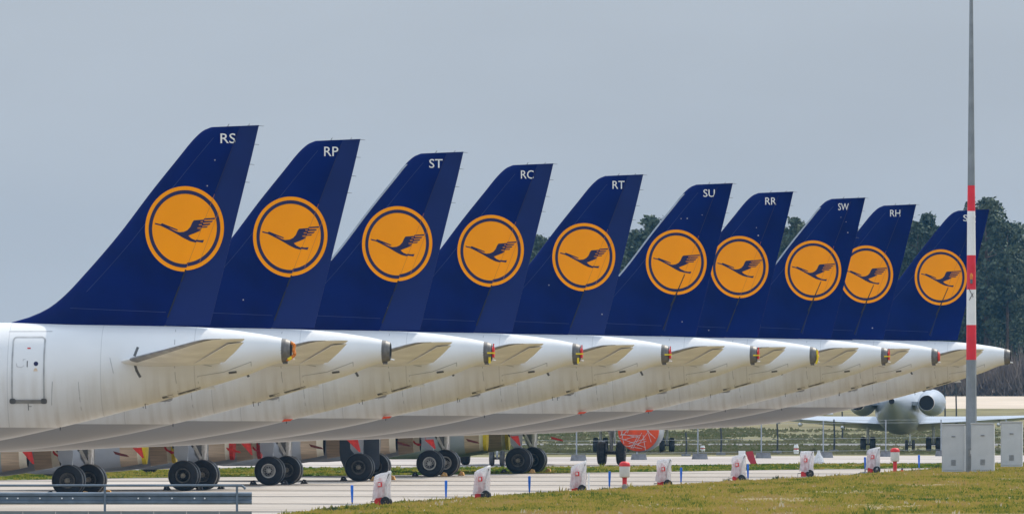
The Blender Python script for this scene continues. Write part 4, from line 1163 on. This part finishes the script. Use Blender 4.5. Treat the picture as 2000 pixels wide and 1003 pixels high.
# ------------------------------------------------------------------ guardrail, lower left
YG = F / 77.0
def gp(px, py): return (XY(px, YG), CAMZ + (HOR - py) * YG / F)
xe_, _ = gp(492, 960)
t = empty('guardrail', (xe_, YG, 0), 0, label='blue-grey steel guardrail with a pipe handrail at the lower left', category='guardrail')
def gz_(py): return CAMZ + (HOR - py) * YG / F
L = 40
mb = MB()
zt, zb = gz_(960), gz_(984)
prof = [(0, zt), (-.05, zt - .03), (-.05, zt - .09), (0, zt - .12), (0, zb + .12), (-.05, zb + .09), (-.05, zb + .03), (0, zb), (.03, zb), (.03, zt)]
vs = [(-L, y, z) for y, z in prof] + [(0, y, z) for y, z in prof]; n = len(prof)
mb.add(vs, [[i, (i+1) % n, n+(i+1) % n, n+i] for i in range(n)] + [list(range(n)), list(range(n, 2*n))], M_rail)
obj('beam', mb.mesh('beam', 20), t)
for px in (14, 35, 78, 121, 142, 270, 292, 336, 380, 400):
    x = XY(px, YG) - xe_; obj('bolt', MB().tube((x, -.055, (zt+zb)/2), (x, -.015, (zt+zb)/2), .022, .022, M_mwhite, 8).mesh('bolt'), t)
mb = MB(); zr = gz_(947); xr = XY(472, YG) - xe_
mb.tube((-L, -.12, zr), (xr, -.12, zr), .03, .03, M_rail, 10).tube((xr, -.12, zr), (xr + .07, -.12, zr - .05), .03, .03, M_rail, 10).tube((xr + .07, -.12, zr - .05), (xr + .09, -.12, zr - .10), .03, .03, M_rail, 10)
obj('handrail', mb.mesh('handrail'), t)
for px in (463, 205, -60, -320):
    x = XY(px, YG) - xe_; obj('post', MB().tube((x, -.12, gz_(999)), (x, -.12, zr - .02), .03, .03, M_rail, 10).mesh('post'), t)
t = empty('barrier_wall', (xe_, YG, 0), 0, label='low grey barrier wall of jointed panels at the lower left corner', category='barrier')
zw = gz_(997)
for i in range(12):
    a = -i * .83; obj('panel', MB().box(a - .82, a, -.35, -.15, 0, zw, M_wall if 'M_wall' in globals() else mat('barrier_grey', (.17, .19, .20), .7, var=.12, scale=2)).mesh('panel', 0), t)

# ------------------------------------------------------------------ temporary fence with concrete feet, and dark posts beyond
feet = [(880, 897), (1006, 896), (1126, 899), (1244, 897), (1363, 896), (1487, 894), (1608, 893), (1730, 891), (1838, 890), (1965, 888)]
pz = [G(*p) for p in feet]
fe = empty('mesh_fence', (pz[2][0], pz[2][1], 0), 0, label='temporary wire fence on grey concrete feet beyond the parked airliners', category='fence')
fx, fy = pz[2]
for i, (x, y) in enumerate(pz):
    obj('post', MB().tube((x - fx, y - fy, 0), (x - fx, y - fy, 1.95), .035, .035, M_galv, 8).mesh('post'), fe)
    mb = MB(); mb.add([(-.42, -.2, 0), (.42, -.2, 0), (.42, .2, 0), (-.42, .2, 0), (-.36, -.15, .30), (.36, -.15, .30), (.36, .15, .30), (-.36, .15, .30)], [[0,1,2,3],[4,5,6,7],[0,1,5,4],[1,2,6,5],[2,3,7,6],[3,0,4,7]], M_conc)
    o = obj('footing', mb.mesh('footing', 0), fe); o.location = (x - fx + .1, y - fy, 0)
mb = MB()
for (xa, ya), (xb, yb) in zip(pz, pz[1:]):
    for z in (1.95, 1.80, 1.0, .35): mb.tube((xa - fx, ya - fy, z), (xb - fx, yb - fy, z), .010, .010, M_galv, 4)
obj('wires', mb.mesh('wires'), fe)
for n, (px, py, y0) in enumerate([(1408, 888, 828), (1518, 884, 826), (1629, 882, 818), (1645, 858, 803), (1845, 862, 748), (1867, 860, 748), (1340, 890, 843)]):
    x, Y = G(px, py); h = (py - y0) * Y / F
    mb = MB(); mb.tube((0, 0, 0), (.03, 0, h * .5), .055, .05, M_dpost, 8).tube((.03, 0, h * .5), (-.01, 0, h), .05, .045, M_dpost, 8).box(-.25, .25, -.2, .2, 0, .14, M_conc)
    labs = ['dark thin post with a grey foot, left of the first pale fence post', 'dark thin post beyond the fence under the last tail', 'dark thin post right of a fence foot', 'short dark post on the meadow left of the silver jet', 'tall dark pole right of the silver jet engine', 'tall dark pole nearest the striped mast', 'dark thin post right of the orange intake cover']
    o = obj('dark_post', mb.mesh('dark_post'), None, label=labs[n], category='post', group='dark posts beyond the fence'); o.location = (x, Y, 0)

# ------------------------------------------------------------------ silver jet seen from behind
def ringloft(mb, st, m, n=28, caps=True):
    vs = []
    for y, cx, cz, rx, rz in st:
        for i in range(n): a = 2*math.pi*i/n; vs.append((cx + rx*math.cos(a), y, cz + rz*math.sin(a)))
    fs = [[k*n+i, k*n+(i+1) % n, (k+1)*n+(i+1) % n, (k+1)*n+i] for k in range(len(st)-1) for i in range(n)]
    if caps: fs += [list(range(n)), [(len(st)-1)*n+i for i in range(n)]]
    mb.add(vs, fs, m)
def j_body():
    mb = MB(); ringloft(mb, [(-1.0, 0, 2.85, .16, .16), (-.6, 0, 2.84, .30, .32), (1, 0, 2.72, .62, .70), (3.5, 0, 2.50, 1.05, 1.08), (6, 0, 2.36, 1.27, 1.27), (9, 0, 2.30, 1.34, 1.34), (20, 0, 2.30, 1.34, 1.34), (23, 0, 2.2, 1.1, 1.1), (25, 0, 2.0, .4, .4), (25.3, 0, 1.95, .05, .05)], M_silver)
    return mb.mesh('fuselage', 50)
def j_apu():
    mb = MB(); ringloft(mb, [(-1.06, 0, 2.85, .16, .16), (-.98, 0, 2.85, .15, .15)], M_black); return mb.mesh('exhaust')
def j_eng(s):
    mb = MB(); cx, cz = s * 1.95, 2.75
    ringloft(mb, [(2.0, cx - .12, cz, .43, .43), (2.3, cx - .10, cz, .51, .51), (3.2, cx, cz, .68, .68), (4.6, cx + .06, cz, .76, .76), (5.6, cx + .08, cz, .72, .72), (5.9, cx + .08, cz, .62, .62)], M_silver, caps=False)
    mb.box(min(s*.9, s*1.5), max(s*.9, s*1.5), 3.0, 5.2, 2.62, 2.82, M_silver)
    ringloft(mb, [(2.3, cx - .12, cz, .40, .40), (1.99, cx - .12, cz, .42, .42)], M_black)
    return mb.mesh('engine', 40)
def j_wing(s):
    mb = MB(); st = [(.9, 8.2, 14.2, 1.55, .85), (4.0, 8.3, 12.0, 1.72, .52), (7.5, 8.0, 10.2, 1.95, .20), (11.0, 7.0, 8.4, 2.15, .08)]
    vs = []; nx = 10
    for x, a, b, z, t in st:
        for up in (1, -1):
            for i in range(nx+1):
                u = i/nx if up > 0 else 1-i/nx
                k = 5*(0.2969*math.sqrt(u)-0.126*u-0.3516*u*u+0.2843*u**3-0.1015*u**4)
                vs.append((s*x, b-(b-a)*u, z+up*k*t))
    n = 2*(nx+1); fs = [[k*n+i, k*n+(i+1) % n, (k+1)*n+(i+1) % n, (k+1)*n+i] for k in range(3) for i in range(n)] + [[3*n+i for i in range(n)]]
    mb.add(vs, fs, M_silver)
    for x, z in ((3.2, 1.35), (5.6, 1.52), (8, 1.7)): ringloft(mb, [(7.0, s*x, z, .03, .03), (7.8, s*x, z, .10, .12), (9.5, s*x, z, .09, .1)], M_silver, 10)
    return mb.mesh('wing', 40)
def j_tail():
    mb = MB(); mb.add([(-.08, 1.0, 3.3), (.08, 1.0, 3.3), (.05, -.9, 6.6), (-.05, -.9, 6.6), (-.1, 5.0, 3.5), (.1, 5.0, 3.5), (.05, 1.0, 6.6), (-.05, 1.0, 6.6)],
        [[0,1,2,3],[4,5,6,7],[0,4,7,3],[1,5,6,2],[3,2,6,7],[0,1,5,4]], M_silver)
    mb.box(-3.2, 3.2, -.8, 1.0, 6.6, 6.72, M_silver)
    return mb.mesh('tail', 30)
def j_leg():
    mb = MB(); mb.tube((0, 0, .42), (0, 0, 1.5), .08, .09, M_strut, 10).tube((-.25, 0, .42), (.25, 0, .42), .05, .05, M_strutd, 8); return mb.mesh('main_gear')
def jet(px, py, rz, lab):
    x, Y = G(px, py)
    t = empty('regional_jet', (x, Y - 10, 0), rz, label=lab, category='jet aircraft', group='small silver jets on the far side')
    f = part('fuselage', 'jb', j_body, t); part('exhaust', 'ja', j_apu, t); part('tail', 'jt', j_tail, t)
    for s in (-1, 1):
        part('engine', 'je%d' % s, lambda: j_eng(s), t); part('wing', 'jw%d' % s, lambda: j_wing(s), t)
        g = part('main_gear', 'jl', j_leg, t); g.location = (s * 1.85, 10, 0)
        for q in (-1, 1):
            wq = part('wheel', 'jwh', lambda: make_wheel(.42, .30, False), g); wq.location = (q * .27, 0, .42); wq.rotation_euler = (0, 0, R(90))
    g = part('nose_gear', 'jn', j_leg, t); g.location = (0, 21.5, 0); g.scale = (.6, .6, .75)
    for q in (-1, 1):
        wq = part('wheel', 'jwh', lambda: make_wheel(.42, .30, False), g); wq.location = (q * .32, 0, .42); wq.rotation_euler = (0, 0, R(90))
    mb = MB(); mb.box(.95, 1.5, 4.0, 4.9, 2.45, 2.60, M_bluep)
    return t
jet(1738, 881, -R(3.5), 'silver twin-jet seen from behind, standing left of the striped mast')
jet(1250, 883, R(2), 'small jet hidden but for its wheels, right of the orange intake cover')

# ------------------------------------------------------------------ wood on the horizon
def leaf_mat(name, a, b):
    m = mat(name, a, .85, var=.3, scale=.5, col2=b, spec=.2)
    return m
M_pine = leaf_mat('pine_needles', (.068, .092, .062), (.118, .138, .082))
M_pine2 = leaf_mat('spruce_needles', (.060, .082, .064), (.100, .120, .080))
M_bark = mat('bark', (.13, .085, .06), .9, var=.3, scale=2)
M_twig = leaf_mat('bare_twigs', (.19, .15, .125), (.27, .21, .165))
def make_crown(seed, H, rad, kind):
    rnd = random.Random(seed); V, Fc = [], []
    cl = []
    n = 95
    for i in range(n):
        u = rnd.random() ** (.8)
        z = H * (.22 + .76 * u)
        if kind == 0: rr = rad * (1 - ((z / H - .60) / .42) ** 2 if z / H > .60 else .55 + .45 * (z / H - .22) / .38)
        else: rr = rad * max(.10, 1.15 * (1 - (z / H)))
        rr = max(rr, .15) * rnd.uniform(.35, 1.12); a = rnd.uniform(0, 6.283)
        cl.append((rr * math.cos(a), rr * math.sin(a), z, rnd.uniform(.45, 1.0)))
    cl.append((0, 0, H * .985, .4))
    for cx, cy, cz, cr in cl:
        for q in range(44):
            d = Vector((rnd.gauss(0, 1), rnd.gauss(0, 1), rnd.gauss(0, .62))).normalized() * cr * rnd.random() ** .45
            p = Vector((cx, cy, cz)) + d; s = rnd.uniform(.10, .26)
            a = Vector((rnd.gauss(0, 1), rnd.gauss(0, 1), rnd.gauss(0, 1))).normalized(); b = a.orthogonal().normalized() * s; a = a.cross(b).normalized() * s * .8
            o = len(V); V += [tuple(p - b), tuple(p + a), tuple(p + b), tuple(p - a)]; Fc.append((o, o+1, o+2, o+3))
    me = bpy.data.meshes.new('crown'); me.from_pydata(V, [], Fc); me.materials.append(M_pine if kind == 0 else M_pine2); return me
def make_trunk(seed, H):
    rnd = random.Random(seed); mb = MB(); mb.tube((0, 0, -.3), (.1, 0, H * .55), .24, .15, M_bark, 8).tube((.1, 0, H * .55), (0, 0, H * .96), .15, .04, M_bark, 8)
    for i in range(12):
        z = H * rnd.uniform(.3, .85); a = rnd.uniform(0, 6.28); l = rnd.uniform(1, 2.4); mb.tube((.05, 0, z), (l * math.cos(a), l * math.sin(a), z + l * .3), .06, .02, M_bark, 5)
    return mb.mesh('trunk', 40)
YT = 2620.0
def tz(py, Y): return CAMZ + (HOR - py) * Y / F
outline = [(1000, 500), (1050, 462), (1080, 470), (1130, 462), (1200, 455), (1240, 446), (1275, 424), (1300, 440), (1400, 450), (1480, 436), (1555, 424), (1590, 440), (1650, 425), (1700, 436), (1760, 428), (1812, 415), (1850, 430), (1880, 424), (1925, 388), (1955, 412), (1985, 432), (2030, 428), (2080, 415)]
rt = random.Random(99); cnt = 0
H0 = 18.0
def tree(px, Y, top, var, lab):
    global cnt
    x = XY(px, Y); z = rise(Y) - .1; h = tz(top, Y) - z; sc = h / H0
    t = empty('pine_tree', (x, Y, z), rt.uniform(0, 6.28), label=lab, category='tree', group='pines of the wood behind the airfield')
    part('crown', 'cr%d' % var, lambda: make_crown(var * 13 + 1, H0, 3.4 if var < 4 else 2.6, 0 if var < 4 else 1), t)
    part('trunk', 'tk%d' % var, lambda: make_trunk(var, H0), t)
    k = rt.uniform(.9, 1.25)
    for o in t.children: o.scale = (sc * k, sc * k, sc)
    return t
px = 990
front = []
while px < 2095:
    y = lerp_tab(outline, px)
    front.append((px, y)); px += rt.uniform(34, 56)
for special in ((1275, 423), (1555, 424), (1812, 416), (1925, 388), (1052, 460), (1968, 418)): front.append(special)
front.sort()
def where(px):
    names = [(1040, 'left of the RC and RT gap'), (1090, 'in the gap between the RC and RT tails'), (1230, 'hidden mostly behind the RT tail'), (1300, 'in the gap between the RT and SU tails'), (1500, 'behind the SU and RR tails'), (1600, 'in the gap between the RR and SW tails'), (1690, 'behind the SW tail'),
             (1780, 'in the gap before the RH tail'), (1880, 'between the RH tail and the last tail'), (1945, 'just right of the striped mast'), (2200, 'at the right edge of the picture')]
    for a, b in names:
        if px < a: return b
for i, (px, y) in enumerate(front):
    hh = ' tallest' if abs(y - 388) < 2 else ''
    tree(px, YT + rt.uniform(-12, 12), y + (0 if (px, y) in ((1275,423),(1555,424),(1812,416),(1925,388),(1052,460)) else rt.uniform(4, 22)), rt.randrange(6), 'dark%s pine, front row, %s' % (hh, where(px)))
for row in range(4):
    px = 985 + rt.uniform(0, 30)
    while px < 2100:
        tree(px, YT + 22 + row * 16, lerp_tab(outline, px) + 12 + row * 14 + rt.uniform(-5, 30), rt.randrange(6), 'bluish pine deeper in the wood, %s' % where(px)); px += rt.uniform(38, 60)
# bare thicket at the foot of the wood
def make_thicket(seed):
    rnd = random.Random(seed); V, Fc = [], []
    for i in range(900):
        x, y = rnd.gauss(0, 1.5), rnd.gauss(0, 1.2); h = rnd.uniform(1.2, 5.2) * math.exp(-(x*x) / 9); z = rnd.random() * h * .5
        lx, ly = rnd.gauss(0, .5), rnd.gauss(0, .4); w_ = rnd.uniform(.02, .06)
        o = len(V); V += [(x - w_, y, z), (x + w_, y, z), (x + lx, y + ly, z + h * .6)]; Fc.append((o, o+1, o+2))
    me = bpy.data.meshes.new('thicket'); me.from_pydata(V, [], Fc); me.materials.append(M_twig); return me
for row in range(3):
    px = 1600 + rt.uniform(0, 40)
    while px < 2100:
        Y = YT - 22 - row * 14; x = XY(px, Y)
        n = rt.randrange(4)
        o = part('bare_shrub', 'th%d' % n, lambda: make_thicket(n + 40), None, label='bare brown shrub below the pines, %s' % where(px), category='shrub', group='bare shrubs along the wood')
        o.location = (x, Y, rise(Y) - .1); sc = rt.uniform(.7, 1.25); o.scale = (sc, sc, sc * rt.uniform(.7, 1.1)); o.rotation_euler = (0, 0, rt.uniform(0, 6)); px += rt.uniform(26, 48)

# ------------------------------------------------------------------ haze
hm = bpy.data.materials.new('haze'); hm.use_nodes = True; t = hm.node_tree; t.nodes.clear()
ho = t.nodes.new('ShaderNodeOutputMaterial'); hv = t.nodes.new('ShaderNodeVolumePrincipled')
hv.inputs['Color'].default_value = (0.12, 0.42, 0.80, 1); hv.inputs['Density'].default_value = 0.000027; hv.inputs['Anisotropy'].default_value = 0.2
t.links.new(hv.outputs[0], ho.inputs['Volume'])
mb = MB(); mb.box(-720, 720, -80, 4250, -1.2, 30, hm)
hz = obj('haze', mb.mesh('haze', 0), None, kind='stuff', label='thin bluish haze over the airfield', category='haze')
